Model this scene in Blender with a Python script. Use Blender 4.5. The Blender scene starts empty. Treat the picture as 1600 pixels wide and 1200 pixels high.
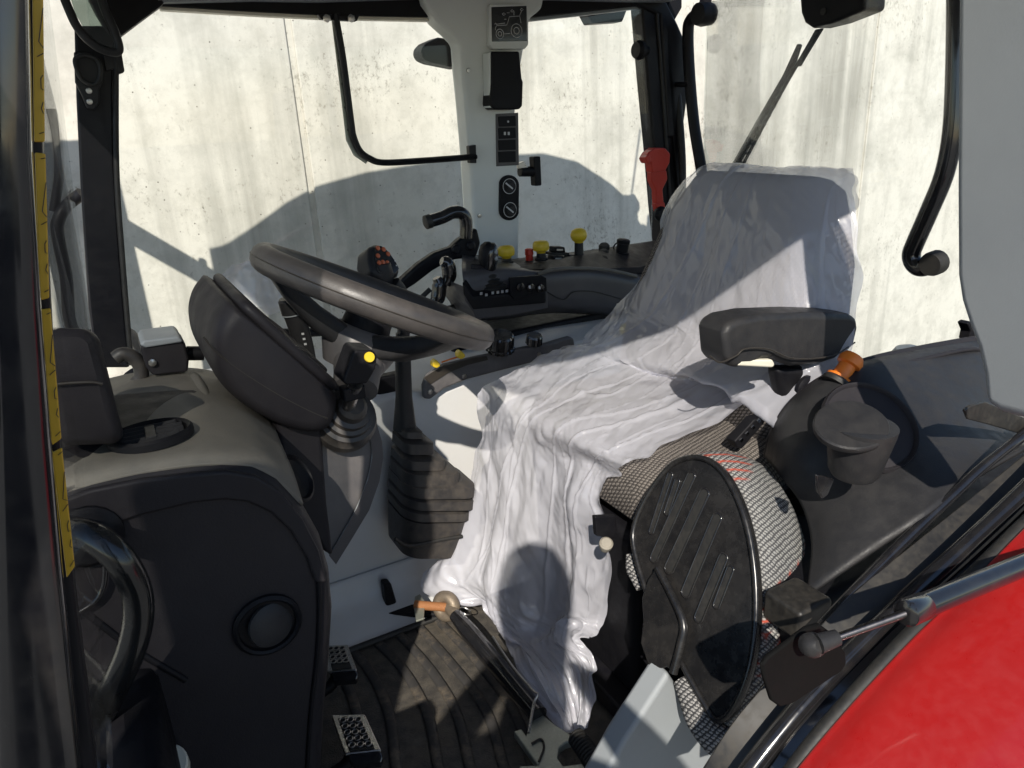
import bpy, math, random
import numpy as np
from mathutils import Vector

# ------------------------------------------------------------------ camera, sky, sun, exposure
F = 1150.0; CZ = 1.05
PITCH = math.radians(20.2); ROLL = math.radians(3.0); TH = math.radians(28.0)
SUN_D = (0.60, 1.0, -0.90)          # light travel in tractor axes (rear, right, up)
SUN_STRENGTH = 4.9; SKY_STRENGTH = 0.12; EXPOSURE = 0.28

sc = bpy.context.scene
col = sc.collection
cam_d = bpy.data.cameras.new('camera'); cam = bpy.data.objects.new('camera', cam_d); col.objects.link(cam)
cam_d.sensor_width = 36.0; cam_d.lens = 36.0 * F / 1600.0
cam_d.clip_start = 0.02; cam_d.clip_end = 500
from mathutils import Matrix
cam.matrix_world = (Matrix.Translation((0, 0, CZ)) @ Matrix.Rotation(math.pi / 2 - PITCH, 4, 'X')
                    @ Matrix.Rotation(-ROLL, 4, 'Z'))
sc.camera = cam

A = np.array
fwv = A([0, math.cos(PITCH), -math.sin(PITCH)]); up0 = A([0, math.sin(PITCH), math.cos(PITCH)]); rt0 = A([1., 0, 0])
rtv = rt0 * math.cos(ROLL) - up0 * math.sin(ROLL); upv = up0 * math.cos(ROLL) + rt0 * math.sin(ROLL)
CAM = A([0, 0, CZ]); ORG = A([-.24, 1.15, 0.])
R = A([math.cos(TH), math.sin(TH), 0]); S = A([-math.sin(TH), math.cos(TH), 0]); Z = A([0, 0, 1.])

sun_dir = R * SUN_D[0] + S * SUN_D[1] + Z * SUN_D[2]; sun_dir = sun_dir / np.linalg.norm(sun_dir)
world = bpy.data.worlds.new('World'); sc.world = world; world.use_nodes = True
wn = world.node_tree.nodes; wl = world.node_tree.links
sky = wn.new('ShaderNodeTexSky'); sky.sky_type = 'NISHITA'; sky.sun_disc = False; sky.dust_density = .3; sky.ozone_density = 1.6
sky.sun_elevation = math.asin(-sun_dir[2]); sky.sun_rotation = math.atan2(-sun_dir[0], -sun_dir[1])
wl.new(sky.outputs[0], wn['Background'].inputs[0]); wn['Background'].inputs[1].default_value = SKY_STRENGTH
sd = bpy.data.lights.new('sun', 'SUN'); sd.energy = SUN_STRENGTH; sd.angle = math.radians(0.53); sd.color = (1.0, .935, .83)
so = bpy.data.objects.new('sun', sd); col.objects.link(so)
so.rotation_euler = Vector(sun_dir).to_track_quat('-Z', 'Y').to_euler(); so.location = (0, -3, 4)
vs = sc.view_settings; vs.view_transform = 'Standard'; vs.look = 'None'; vs.exposure = EXPOSURE; vs.gamma = 1.0
vs.use_curve_mapping = False
sc.cycles.use_denoising = True; sc.cycles.max_bounces = 10; sc.cycles.transparent_max_bounces = 16

# ------------------------------------------------------------------ places: tractor axes u (rear), v (right side), w (up)
def T(u, v, w): return ORG + R * u + S * v + Z * w
def D(u, v, w): return R * u + S * v + Z * w
def uvw(p): q = A(p) - ORG; return q @ R, q @ S, q[2]
def ray(px, py): return fwv + rtv * (px - 800) / F - upv * (py - 600) / F
def hit(px, py, n, d): r = ray(px, py); return CAM + r * ((d - CAM @ n) / (r @ n))
def V(px, py, v): return hit(px, py, S, v + ORG @ S)
def U(px, py, u): return hit(px, py, R, u + ORG @ R)
def W(px, py, w): return hit(px, py, Z, w)
def on_plane(px, py, p0, n): return hit(px, py, n, p0 @ n)
def Vs(pts, v): return [V(x, y, v) for x, y in pts]
def unit(a): a = A(a, dtype=float) if not isinstance(a, np.ndarray) else a; return a / (np.linalg.norm(a) + 1e-12)

# ------------------------------------------------------------------ materials
MATS = {}
def nodes_of(name):
    m = bpy.data.materials.new(name); m.use_nodes = True
    nt = m.node_tree; b = nt.nodes['Principled BSDF']; MATS[name] = m
    return m, nt, b
def N(nt, t, **kw):
    n = nt.nodes.new(t)
    for k, v in kw.items():
        if k in n.inputs: n.inputs[k].default_value = v
        else: setattr(n, k, v)
    return n
def L(nt, a, b): nt.links.new(a, b)
def ramp(nt, src, stops):
    r = nt.nodes.new('ShaderNodeValToRGB'); L(nt, src, r.inputs[0])
    e = r.color_ramp.elements
    while len(e) < len(stops): e.new(0.5)
    for i, (p, c) in enumerate(stops):
        e[i].position = p; e[i].color = c if len(c) == 4 else (*c, 1)
    return r.outputs[0]
def mixc(nt, fac, a, b, mode='MIX'):
    m = nt.nodes.new('ShaderNodeMix'); m.data_type = 'RGBA'; m.blend_type = mode
    for s, i in ((fac, 0), (a, 6), (b, 7)):
        if hasattr(s, 'is_linked'): L(nt, s, m.inputs[i])
        else: m.inputs[i].default_value = s if i == 0 else (*s, 1)
    return m.outputs[2]
def coords(nt, scale=(1, 1, 1), world=False):
    tc = nt.nodes.new('ShaderNodeNewGeometry' if world else 'ShaderNodeTexCoord'); mp = nt.nodes.new('ShaderNodeMapping')
    mp.inputs['Scale'].default_value = scale; L(nt, tc.outputs['Position' if world else 'Object'], mp.inputs[0])
    return mp.outputs[0]
def noise(nt, vec, scale, detail=4, rough=.55):
    n = N(nt, 'ShaderNodeTexNoise'); n.inputs['Scale'].default_value = scale
    n.inputs['Detail'].default_value = detail; n.inputs['Roughness'].default_value = rough
    L(nt, vec, n.inputs['Vector']); return n.outputs[0]
def bump(nt, h, strength, dist, b, prev=None):
    n = N(nt, 'ShaderNodeBump'); n.inputs['Strength'].default_value = strength; n.inputs['Distance'].default_value = dist
    L(nt, h, n.inputs['Height'])
    if prev: L(nt, prev, n.inputs['Normal'])
    L(nt, n.outputs[0], b.inputs['Normal']); return n.outputs[0]

def surf(name, c, rough=.5, metal=0., grain=0., gscale=420, dust=0., dustc=(.30, .26, .19), dscale=9, coat=0., spec=.5, wear=.12):
    """painted or moulded surface: mottled tone, dirt patches, fine grain, smudged gloss"""
    m, nt, b = nodes_of(name)
    vec = coords(nt)
    n1 = noise(nt, vec, dscale, 6, .62); n2 = noise(nt, vec, dscale * 6.3, 5, .6)
    dark = tuple(x * (1 - wear * 1.6) for x in c); lite = tuple(min(1, x * (1 + wear)) for x in c)
    base = mixc(nt, ramp(nt, n1, [(.3, (0, 0, 0)), (.7, (1, 1, 1))]), dark, lite)
    if dust > 0:
        prod = N(nt, 'ShaderNodeMath', operation='MULTIPLY'); L(nt, n1, prod.inputs[0]); L(nt, n2, prod.inputs[1])
        f = ramp(nt, prod.outputs[0], [(.16, (0, 0, 0)), (.42, (dust, dust, dust))])
        base = mixc(nt, f, base, dustc)
    L(nt, base, b.inputs['Base Color'])
    rr = ramp(nt, n2, [(.25, (max(rough - .12, .02),) * 3), (.75, (min(rough + .14, 1),) * 3)])
    L(nt, rr, b.inputs['Roughness'])
    b.inputs['Metallic'].default_value = metal; b.inputs['Specular IOR Level'].default_value = spec
    if coat: b.inputs['Coat Weight'].default_value = coat; b.inputs['Coat Roughness'].default_value = .08
    if grain: bump(nt, noise(nt, vec, gscale, 2, .5), grain, .0006, b)
    return m

surf('black_plastic', (.022, .022, .024), .46, grain=.35, dust=.12, dustc=(.10, .09, .075), spec=.25, wear=.06)
surf('dusty_plastic', (.125, .115, .098), .60, grain=.5, dust=.40, dustc=(.26, .23, .18), dscale=3.2, wear=.06)
surf('matte_black', (.006, .006, .006), .85, spec=.1)
surf('dash_plastic', (.021, .019, .022), .54, grain=.4, dust=.07, dustc=(.10, .09, .075), dscale=5, spec=.22, wear=.06)
surf('panel_black', (.007, .007, .009), .52, grain=.3, dust=.04, dustc=(.07, .06, .05), spec=.2, wear=.06)
surf('pillar_grey', (.72, .74, .71), .50, grain=.2, dust=.05, dustc=(.36, .33, .28), dscale=3, wear=.04)
surf('knob_beige', (.30, .27, .22), .5, wear=.08)
surf('rim_plastic', (.048, .044, .043), .46, grain=.3, gscale=500, dust=.22, dustc=(.15, .125, .105), dscale=7)
surf('gloss_black', (.010, .010, .012), .16, dust=.04, coat=.6, wear=.05)
surf('frame_black', (.008, .008, .011), .45, spec=.25, dust=.05, dustc=(.10, .085, .06))
surf('rubber', (.014, .014, .014), .60, dust=.12, dustc=(.12, .10, .07), dscale=30)
surf('grey_trim', (.275, .295, .31), .52, grain=.2, dust=.05, dustc=(.28, .26, .22), dscale=3, wear=.05)
surf('light_grey', (.60, .60, .595), .50, grain=.2, dust=.12, dustc=(.45, .40, .32), dscale=4, wear=.04)
surf('console_grey', (.070, .066, .070), .40, grain=.25, dust=.08, dustc=(.15, .13, .11))
surf('bellows', (.032, .030, .030), .50, dust=.22, dustc=(.20, .16, .115), dscale=14)
surf('column_grey', (.10, .095, .098), .50, grain=.3, dust=.25, dustc=(.22, .195, .17), dscale=8)
surf('red_paint', (.31, .009, .009), .36, coat=.8, dust=.03, dustc=(.42, .10, .08), dscale=14, wear=.02)
surf('yellow', (.72, .50, .02), .40, dust=.12, dustc=(.35, .25, .08), wear=.08)
surf('sticker_yellow', (.62, .37, .02), .45, dust=.06, wear=.08)
surf('orange', (.75, .19, .02), .40, wear=.08)
surf('button_orange', (.55, .13, .05), .40, wear=.08)
surf('red_plastic', (.50, .035, .02), .35, wear=.10)
surf('cream', (.70, .66, .54), .45, wear=.05)
surf('white_print', (.62, .62, .62), .5, wear=.05)
surf('ink', (.03, .025, .02), .5)
surf('steel', (.55, .54, .52), .32, metal=1., dust=.3, dustc=(.22, .17, .12), dscale=40)
surf('chrome', (.75, .75, .76), .12, metal=1.)
surf('zinc', (.42, .44, .38), .46, metal=.7, dust=.3, dustc=(.25, .23, .17), dscale=40)
surf('rust', (.32, .13, .045), .75, dust=.4, dustc=(.12, .06, .03), dscale=60, grain=.5)
surf('muddy_steel', (.22, .18, .14), .55, metal=.5, dust=.7, dustc=(.28, .22, .15), dscale=50, grain=.5)
surf('dirty_shell', (.012, .012, .013), .24, dust=.22, dustc=(.07, .062, .052), dscale=10)
surf('dusty_sill', (.018, .017, .016), .5, dust=.35, dustc=(.085, .073, .055), dscale=16)
surf('handle_gloss', (.010, .010, .010), .20, dust=.05, dustc=(.05, .05, .05), coat=.35)
surf('strut_steel', (.16, .15, .15), .30, metal=1.)

def mat_floor():
    m, nt, b = nodes_of('floor_rubber'); vec = coords(nt)
    n1 = noise(nt, vec, 9, 8, .7); n2 = noise(nt, vec, 260, 3, .6); n3 = noise(nt, vec, 45, 6, .7)
    base = mixc(nt, ramp(nt, n3, [(.38, (0, 0, 0)), (.72, (1, 1, 1))]), (.040, .037, .034), (.10, .088, .072))
    base = mixc(nt, ramp(nt, n1, [(.50, (0, 0, 0)), (.70, (.75, .75, .75))]), base, (.11, .09, .062))
    L(nt, base, b.inputs['Base Color']); b.inputs['Roughness'].default_value = .6
    vo = N(nt, 'ShaderNodeTexVoronoi'); vo.inputs['Scale'].default_value = 420; L(nt, vec, vo.inputs['Vector'])
    p = bump(nt, vo.outputs[0], .5, .0015, b); bump(nt, n3, .4, .002, b, p)
mat_floor()
def mat_rib():
    m, nt, b = nodes_of('muddy_rib'); vec = coords(nt)
    n1 = noise(nt, vec, 16, 9, .75)
    base = mixc(nt, ramp(nt, n1, [(.50, (0, 0, 0)), (.64, (.8, .8, .8))]), (.036, .034, .033), (.14, .112, .08))
    L(nt, base, b.inputs['Base Color']); b.inputs['Roughness'].default_value = .65
    bump(nt, n1, .6, .003, b)
mat_rib()

def mat_concrete():
    m, nt, b = nodes_of('concrete'); vec = coords(nt, world=True)          # panel meshes share one origin, x along the wall
    big = noise(nt, coords(nt, world=True, scale=(1, 1, .35)), 1.6, 6, .6)
    base = mixc(nt, ramp(nt, big, [(.3, (0, 0, 0)), (.7, (1, 1, 1))]), (.63, .60, .53), (.72, .695, .625))
    # water streaks running down
    st = noise(nt, coords(nt, world=True, scale=(8, 8, .30)), 1.0, 8, .62)
    mask = noise(nt, coords(nt, world=True, scale=(1, 1, 1)), 0.9, 3, .5)
    mul = N(nt, 'ShaderNodeMath', operation='MULTIPLY'); L(nt, st, mul.inputs[0]); L(nt, mask, mul.inputs[1])
    f = ramp(nt, mul.outputs[0], [(.250, (0, 0, 0)), (.41, (.74, .74, .74))])
    base = mixc(nt, f, base, (.27, .26, .225))
    # cloudy grey mould
    cl = noise(nt, vec, 3.4, 10, .70); f2 = ramp(nt, cl, [(.47, (0, 0, 0)), (.74, (.60, .60, .60))])
    base = mixc(nt, f2, base, (.31, .30, .26))
    md = noise(nt, vec, 15, 9, .72); f5 = ramp(nt, md, [(.48, (0, 0, 0)), (.72, (.42, .42, .42))]); base = mixc(nt, f5, base, (.38, .365, .31))
    # specks and pits
    sp = noise(nt, coords(nt, world=True, scale=(1, 1, .7)), 60, 6, .8); mask2 = noise(nt, vec, 2.6, 4, .6)
    sm = N(nt, 'ShaderNodeMath', operation='MULTIPLY_ADD'); L(nt, mask2, sm.inputs[0]); sm.inputs[1].default_value = .42; L(nt, sp, sm.inputs[2])
    f3 = ramp(nt, sm.outputs[0], [(.80, (0, 0, 0)), (.92, (.75, .75, .75))])
    base = mixc(nt, f3, base, (.22, .20, .16))
    vo = N(nt, 'ShaderNodeTexVoronoi'); vo.inputs['Scale'].default_value = 24; L(nt, vec, vo.inputs['Vector'])
    f4 = ramp(nt, vo.outputs[0], [(.035, (1, 1, 1)), (.075, (0, 0, 0))])
    base = mixc(nt, f4, base, (.13, .12, .10))
    L(nt, base, b.inputs['Base Color']); b.inputs['Roughness'].default_value = .88
    p = bump(nt, sp, .25, .004, b); bump(nt, f4, -.6, .004, b, p)
mat_concrete()

def mat_fabric(name, c1, c2, zig=False):
    m, nt, b = nodes_of(name); vec = coords(nt)
    w1 = N(nt, 'ShaderNodeTexWave', wave_type='BANDS', bands_direction='DIAGONAL'); w1.inputs['Scale'].default_value = 84
    w1.inputs['Distortion'].default_value = 3.0; w1.inputs['Detail'].default_value = 2; w1.inputs['Detail Scale'].default_value = 6
    L(nt, vec, w1.inputs['Vector'])
    vm = coords(nt, (-1, 1, .8))
    w2 = N(nt, 'ShaderNodeTexWave', wave_type='BANDS', bands_direction='DIAGONAL'); w2.inputs['Scale'].default_value = 58
    w2.inputs['Distortion'].default_value = 2.5; w2.inputs['Detail'].default_value = 2
    L(nt, vm, w2.inputs['Vector'])
    mul = N(nt, 'ShaderNodeMath', operation='MULTIPLY'); L(nt, w1.outputs[1], mul.inputs[0]); L(nt, w2.outputs[1], mul.inputs[1])
    base = mixc(nt, ramp(nt, mul.outputs[0], [(.08, (0, 0, 0)), (.32, (1, 1, 1))]), c1, c2)
    if zig:
        sep = N(nt, 'ShaderNodeSeparateXYZ'); L(nt, vec, sep.inputs[0])
        pp = N(nt, 'ShaderNodeMath', operation='PINGPONG'); L(nt, sep.outputs[2], pp.inputs[0]); pp.inputs[1].default_value = .035
        ad = N(nt, 'ShaderNodeMath', operation='ADD'); L(nt, pp.outputs[0], ad.inputs[0]); L(nt, sep.outputs[1], ad.inputs[1])
        md = N(nt, 'ShaderNodeMath', operation='PINGPONG'); L(nt, ad.outputs[0], md.inputs[0]); md.inputs[1].default_value = .011
        st = ramp(nt, md.outputs[0], [(.0028, (1, 1, 1)), (.0040, (0, 0, 0))])
        zo = N(nt, 'ShaderNodeMath', operation='PINGPONG'); L(nt, sep.outputs[2], zo.inputs[0]); zo.inputs[1].default_value = .10
        zm = ramp(nt, zo.outputs[0], [(.045, (1, 1, 1)), (.050, (0, 0, 0))])
        mm = N(nt, 'ShaderNodeMath', operation='MULTIPLY'); L(nt, st, mm.inputs[0]); L(nt, zm, mm.inputs[1])
        base = mixc(nt, mm.outputs[0], base, (.42, .07, .04))
    L(nt, base, b.inputs['Base Color']); b.inputs['Roughness'].default_value = .95; b.inputs['Specular IOR Level'].default_value = .1
    bump(nt, mul.outputs[0], .7, .002, b)
mat_fabric('seat_fabric', (.060, .054, .050), (.225, .20, .18))
mat_fabric('zigzag_fabric', (.07, .07, .072), (.34, .335, .32), True)
mat_fabric('grey_fabric', (.05, .05, .052), (.34, .33, .32))

def mat_film():
    m, nt, b = nodes_of('plastic_film'); vec = coords(nt)
    b.inputs['Base Color'].default_value = (.85, .85, .93, 1); b.inputs['Roughness'].default_value = .30
    b.inputs['Specular IOR Level'].default_value = .5; b.inputs['Coat Weight'].default_value = 1.0; b.inputs['Coat Roughness'].default_value = .06; b.inputs['Coat IOR'].default_value = 1.75
    tr = N(nt, 'ShaderNodeBsdfTransparent'); tr.inputs[0].default_value = (.96, .96, .98, 1)
    tl = N(nt, 'ShaderNodeBsdfTranslucent'); tl.inputs[0].default_value = (.80, .80, .86, 1)
    mx = N(nt, 'ShaderNodeMixShader'); mx.inputs[0].default_value = .28; L(nt, b.outputs[0], mx.inputs[1]); L(nt, tl.outputs[0], mx.inputs[2])
    m2 = N(nt, 'ShaderNodeMixShader'); L(nt, tr.outputs[0], m2.inputs[1]); L(nt, mx.outputs[0], m2.inputs[2])
    at = N(nt, 'ShaderNodeAttribute'); at.attribute_name = 'ply'
    def ridged(scale, sc, detail):
        n = N(nt, 'ShaderNodeTexNoise'); n.noise_type = 'RIDGED_MULTIFRACTAL'; n.inputs['Scale'].default_value = sc; n.inputs['Detail'].default_value = detail
        L(nt, coords(nt, scale), n.inputs['Vector']); return n.outputs[0]
    r1 = ridged((1.6, 1.6, .55), 9, 3); r2 = ridged((.7, 2.2, 1.8), 14, 3); r3 = ridged((1, 1, .6), 38, 2)
    fold = ramp(nt, r1, [(.30, (0,) * 3), (.95, (.20,) * 3)])
    ad = N(nt, 'ShaderNodeMath', operation='ADD', use_clamp=True); L(nt, at.outputs['Fac'], ad.inputs[0]); L(nt, fold, ad.inputs[1]); L(nt, ad.outputs[0], m2.inputs[0])
    L(nt, m2.outputs[0], nt.nodes['Material Output'].inputs[0])
    p = bump(nt, r1, .25, .006, b); p = bump(nt, r2, .25, .004, b, p); p = bump(nt, r3, .30, .0018, b, p)
    cn = N(nt, 'ShaderNodeBump'); cn.inputs['Strength'].default_value = .8; cn.inputs['Distance'].default_value = .004; L(nt, r3, cn.inputs['Height']); L(nt, p, cn.inputs['Normal']); L(nt, cn.outputs[0], b.inputs['Coat Normal'])
    L(nt, p, tl.inputs['Normal'])
mat_film()

def mat_glass(name, tint, refl=1.0):
    m, nt, b = nodes_of(name); nt.nodes.remove(b)
    tr = N(nt, 'ShaderNodeBsdfTransparent'); tr.inputs[0].default_value = (*tint, 1)
    gl = N(nt, 'ShaderNodeBsdfGlossy'); gl.inputs['Roughness'].default_value = .01
    fr = N(nt, 'ShaderNodeFresnel'); fr.inputs[0].default_value = 1.45
    mp = N(nt, 'ShaderNodeMath', operation='MULTIPLY'); L(nt, fr.outputs[0], mp.inputs[0]); mp.inputs[1].default_value = refl
    mx = N(nt, 'ShaderNodeMixShader'); L(nt, mp.outputs[0], mx.inputs[0]); L(nt, tr.outputs[0], mx.inputs[1]); L(nt, gl.outputs[0], mx.inputs[2])
    L(nt, mx.outputs[0], nt.nodes['Material Output'].inputs[0])
mat_glass('glass', (.965, .98, .98), .6)
mat_glass('mirror_glass', (.5, .55, .52), 3.0)

def mat_ground():
    m, nt, b = nodes_of('yard_concrete'); vec = coords(nt)
    n1 = noise(nt, vec, .6, 8, .65); n2 = noise(nt, vec, 30, 5, .6)
    base = mixc(nt, n1, (.13, .13, .125), (.22, .215, .205)); base = mixc(nt, ramp(nt, n2, [(.4, (0, 0, 0)), (.7, (.4,) * 3)]), base, (.15, .14, .13))
    L(nt, base, b.inputs['Base Color']); b.inputs['Roughness'].default_value = .9; bump(nt, n2, .3, .006, b)
mat_ground()

# ------------------------------------------------------------------ builders
WL = {}
def mk(name, verts, faces, mat, parent=None, smooth=40, bevel=0, seg=2, sub=0, label=None, origin=None):
    verts = A(verts, dtype=float)
    c = verts.mean(axis=0) if origin is None else A(origin)
    me = bpy.data.meshes.new(name); me.from_pydata((verts - c).tolist(), [], [tuple(int(i) for i in f) for f in faces])
    me.materials.append(MATS[mat]); me.update()
    if smooth:
        me.polygons.foreach_set('use_smooth', [True] * len(me.polygons))
        if smooth < 180 and not sub: me.set_sharp_from_angle(angle=math.radians(smooth))
    o = bpy.data.objects.new(name, me); col.objects.link(o); WL[o.name] = c
    if parent is not None: o.parent = parent; o.location = c - WL[parent.name]
    else: o.location = c
    if bevel:
        b = o.modifiers.new('bevel', 'BEVEL'); b.width = bevel; b.segments = seg; b.limit_method = 'ANGLE'
        b.angle_limit = math.radians(35); b.harden_normals = True
    if sub:
        s = o.modifiers.new('sub', 'SUBSURF'); s.levels = sub; s.render_levels = sub
    if label: o['label'] = label
    return o
def empty(name, loc):
    o = bpy.data.objects.new(name, None); col.objects.link(o); o.location = loc; WL[o.name] = A(loc); o.empty_display_size = .1
    return o
def tag(o, label, cat=None, kind=None, group=None):
    if label: o['label'] = label
    if cat: o['category'] = cat
    if kind: o['kind'] = kind
    if group: o['group'] = group
    return o
def spline(pts, n=8, closed=False):
    P = A(pts, dtype=float); m = len(P)
    if m < 3 and not closed: t = np.linspace(0, 1, n + 1)[:, None]; return P[0] * (1 - t) + P[-1] * t
    out = []
    for i in range(m if closed else m - 1):
        p1, p2 = P[i], P[(i + 1) % m]
        p0 = P[(i - 1) % m] if (closed or i > 0) else 2 * p1 - p2
        p3 = P[(i + 2) % m] if (closed or i + 2 < m) else 2 * p2 - p1
        for k in range(n):
            t = k / n
            out.append(.5 * (2 * p1 + (p2 - p0) * t + (2 * p0 - 5 * p1 + 4 * p2 - p3) * t * t + (3 * p1 - p0 - 3 * p2 + p3) * t ** 3))
    if not closed: out.append(P[-1])
    return A(out)
def tube_geo(path, r, res=12, flat=1.0, flat_dir=None, closed=False):
    P = A(path); m = len(P); rr = np.interp(np.linspace(0, 1, m), np.linspace(0, 1, len(r)), r) if hasattr(r, '__len__') else [r] * m
    vs_, fs = [], []; ref = None
    for i in range(m):
        a = P[(i + 1) % m] if closed or i + 1 < m else P[i]; b = P[(i - 1) % m] if closed or i else P[i]
        t = unit(a - b)
        if flat_dir is not None: y = flat_dir - t * (flat_dir @ t)
        elif ref is None: y = np.cross(t, Z); y = y if np.linalg.norm(y) > .15 else np.cross(t, R)
        else: y = ref - t * (ref @ t)
        y = unit(y); ref = y; x = np.cross(t, y)
        for k in range(res):
            an = 2 * math.pi * k / res
            vs_.append(P[i] + rr[i] * (x * math.cos(an) + y * flat * math.sin(an)))
    for i in range(m if closed else m - 1):
        j = (i + 1) % m
        for k in range(res):
            fs.append((i * res + k, i * res + (k + 1) % res, j * res + (k + 1) % res, j * res + k))
    if not closed: fs.append(tuple(range(res - 1, -1, -1))); fs.append(tuple((m - 1) * res + k for k in range(res)))
    return vs_, fs
def tube(name, pts, r, mat, parent, n=6, res=12, curve=True, closed=False, flat=1.0, flat_dir=None, **kw):
    path = spline(pts, n, closed) if curve else A(pts)
    v, f = tube_geo(path, r, res, flat, flat_dir, closed)
    return mk(name, v, f, mat, parent, smooth=50, **kw)
def slab(name, pts, vec, mat, parent, bevel=.003, seg=2, smooth=40, **kw):
    P = A(pts); n = len(P); vec = A(vec)
    v = np.vstack([P, P + vec]); nrm = np.zeros(3)
    for i in range(n): nrm += np.cross(P[i] - P[0], P[(i + 1) % n] - P[0])
    f = [tuple(range(n)) if nrm @ vec < 0 else tuple(range(n - 1, -1, -1))]
    f.append(tuple(range(2 * n - 1, n - 1, -1)) if nrm @ vec < 0 else tuple(range(n, 2 * n)))
    for i in range(n):
        j = (i + 1) % n
        q = (i, n + i, n + j, j); f.append(q if nrm @ vec < 0 else q[::-1])
    return mk(name, v, f, mat, parent, smooth=smooth, bevel=bevel, seg=seg, **kw)
def boxo(name, c, ex, ey, ez, mat, parent, bevel=.004, seg=2, **kw):
    """box: centre and three half-extent vectors"""
    c, ex, ey, ez = map(A, (c, ex, ey, ez))
    v = [c + sx * ex + sy * ey + sz * ez for sx in (-1, 1) for sy in (-1, 1) for sz in (-1, 1)]
    f = [(0, 1, 3, 2), (4, 6, 7, 5), (0, 4, 5, 1), (2, 3, 7, 6), (0, 2, 6, 4), (1, 5, 7, 3)]
    if np.cross(ex, ey) @ ez < 0: f = [q[::-1] for q in f]
    return mk(name, v, f, mat, parent, bevel=bevel, seg=seg, **kw)
def boxT(name, u0, u1, v0, v1, w0, w1, mat, parent, bevel=.004, **kw):
    return boxo(name, T((u0 + u1) / 2, (v0 + v1) / 2, (w0 + w1) / 2), R * (u1 - u0) / 2, S * (v1 - v0) / 2, Z * (w1 - w0) / 2, mat, parent, bevel, **kw)
def lathe(name, base, axis, prof, mat, parent, seg=24, smooth=35, flute=0, **kw):
    axis = unit(A(axis)); x = np.cross(axis, A([.3, .8, .1])); x = unit(x); y = np.cross(axis, x)
    v, f = [], []
    for r, h in prof:
        for k in range(seg):
            a = 2 * math.pi * k / seg; rr = r * (1 - flute * (k % 2))
            v.append(A(base) + axis * h + rr * (x * math.cos(a) + y * math.sin(a)))
    for i in range(len(prof) - 1):
        for k in range(seg):
            f.append((i * seg + k, i * seg + (k + 1) % seg, (i + 1) * seg + (k + 1) % seg, (i + 1) * seg + k))
    f.append(tuple(range(seg - 1, -1, -1))); f.append(tuple((len(prof) - 1) * seg + k for k in range(seg)))
    return mk(name, v, f, mat, parent, smooth=smooth, **kw)
def loft(name, rings, mat, parent, cap=True, smooth=50, **kw):
    n = len(rings[0]); v = [p for r in rings for p in r]; f = []
    for i in range(len(rings) - 1):
        for k in range(n): f.append((i * n + k, i * n + (k + 1) % n, (i + 1) * n + (k + 1) % n, (i + 1) * n + k))
    if cap: f.append(tuple(range(n - 1, -1, -1))); f.append(tuple((len(rings) - 1) * n + k for k in range(n)))
    return mk(name, v, f, mat, parent, smooth=smooth, **kw)
def rrect(c, ex, ey, r=.35, k=4):
    """rounded rectangle ring: half-extent vectors, corner fraction"""
    out = []; c, ex, ey = map(A, (c, ex, ey)); lx, ly = np.linalg.norm(ex), np.linalg.norm(ey); rad = r * min(lx, ly); ux, uy = unit(ex), unit(ey)
    for qx, qy, a0 in ((1, 1, 0), (-1, 1, 90), (-1, -1, 180), (1, -1, 270)):
        for i in range(k + 1):
            a = math.radians(a0 + 90 * i / k)
            out.append(c + ux * (qx * (lx - rad) + rad * math.cos(a)) + uy * (qy * (ly - rad) + rad * math.sin(a)))
    return out
def grid_pts(rows, nu, nv):
    Rw = [spline(r, nu) for r in rows]; m = len(Rw[0])
    return A([spline([r[k] for r in Rw], nv) for k in range(m)]).transpose(1, 0, 2)
def patch(name, rows, mat, parent, nu=6, nv=6, thick=0., disp=None, smooth=180, **kw):
    G = grid_pts(rows, nu, nv)
    if disp is not None: G = disp(G)
    a, b, _ = G.shape; f = [(i * b + k, i * b + k + 1, (i + 1) * b + k + 1, (i + 1) * b + k) for i in range(a - 1) for k in range(b - 1)]
    o = mk(name, G.reshape(-1, 3), f, mat, parent, smooth=smooth, **kw)
    if thick:
        s = o.modifiers.new('solid', 'SOLIDIFY'); s.thickness = thick; s.offset = 0
    return o
def join_geo(parts):
    v, f = [], []
    for a, b in parts:
        o = len(v); v.extend(list(a)); f.extend([tuple(i + o for i in q) for q in b])
    return v, f
def ring_geo(c, ax, r, t, seg=20):
    x = unit(np.cross(ax, A([.3, .8, .1]))); y = unit(np.cross(ax, x))
    return tube_geo([c + r * (x * math.cos(2 * math.pi * k / seg) + y * math.sin(2 * math.pi * k / seg)) for k in range(seg)], t, 6, closed=True)

# value noise for sculpting
def vnoise(P, seed=0):
    P = A(P); i = np.floor(P).astype(int); f = P - i; f = f * f * (3 - 2 * f); out = 0
    for dx in (0, 1):
        for dy in (0, 1):
            for dz in (0, 1):
                h = (i[..., 0] + dx) * 374761393 + (i[..., 1] + dy) * 668265263 + (i[..., 2] + dz) * 2147483647 + seed * 1274126177
                h = (h ^ (h >> 13)) * 1274126177; h = (h ^ (h >> 16)) & 0xffff
                wgt = (f[..., 0] if dx else 1 - f[..., 0]) * (f[..., 1] if dy else 1 - f[..., 1]) * (f[..., 2] if dz else 1 - f[..., 2])
                out = out + wgt * (h / 65535. - .5)
    return out

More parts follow.
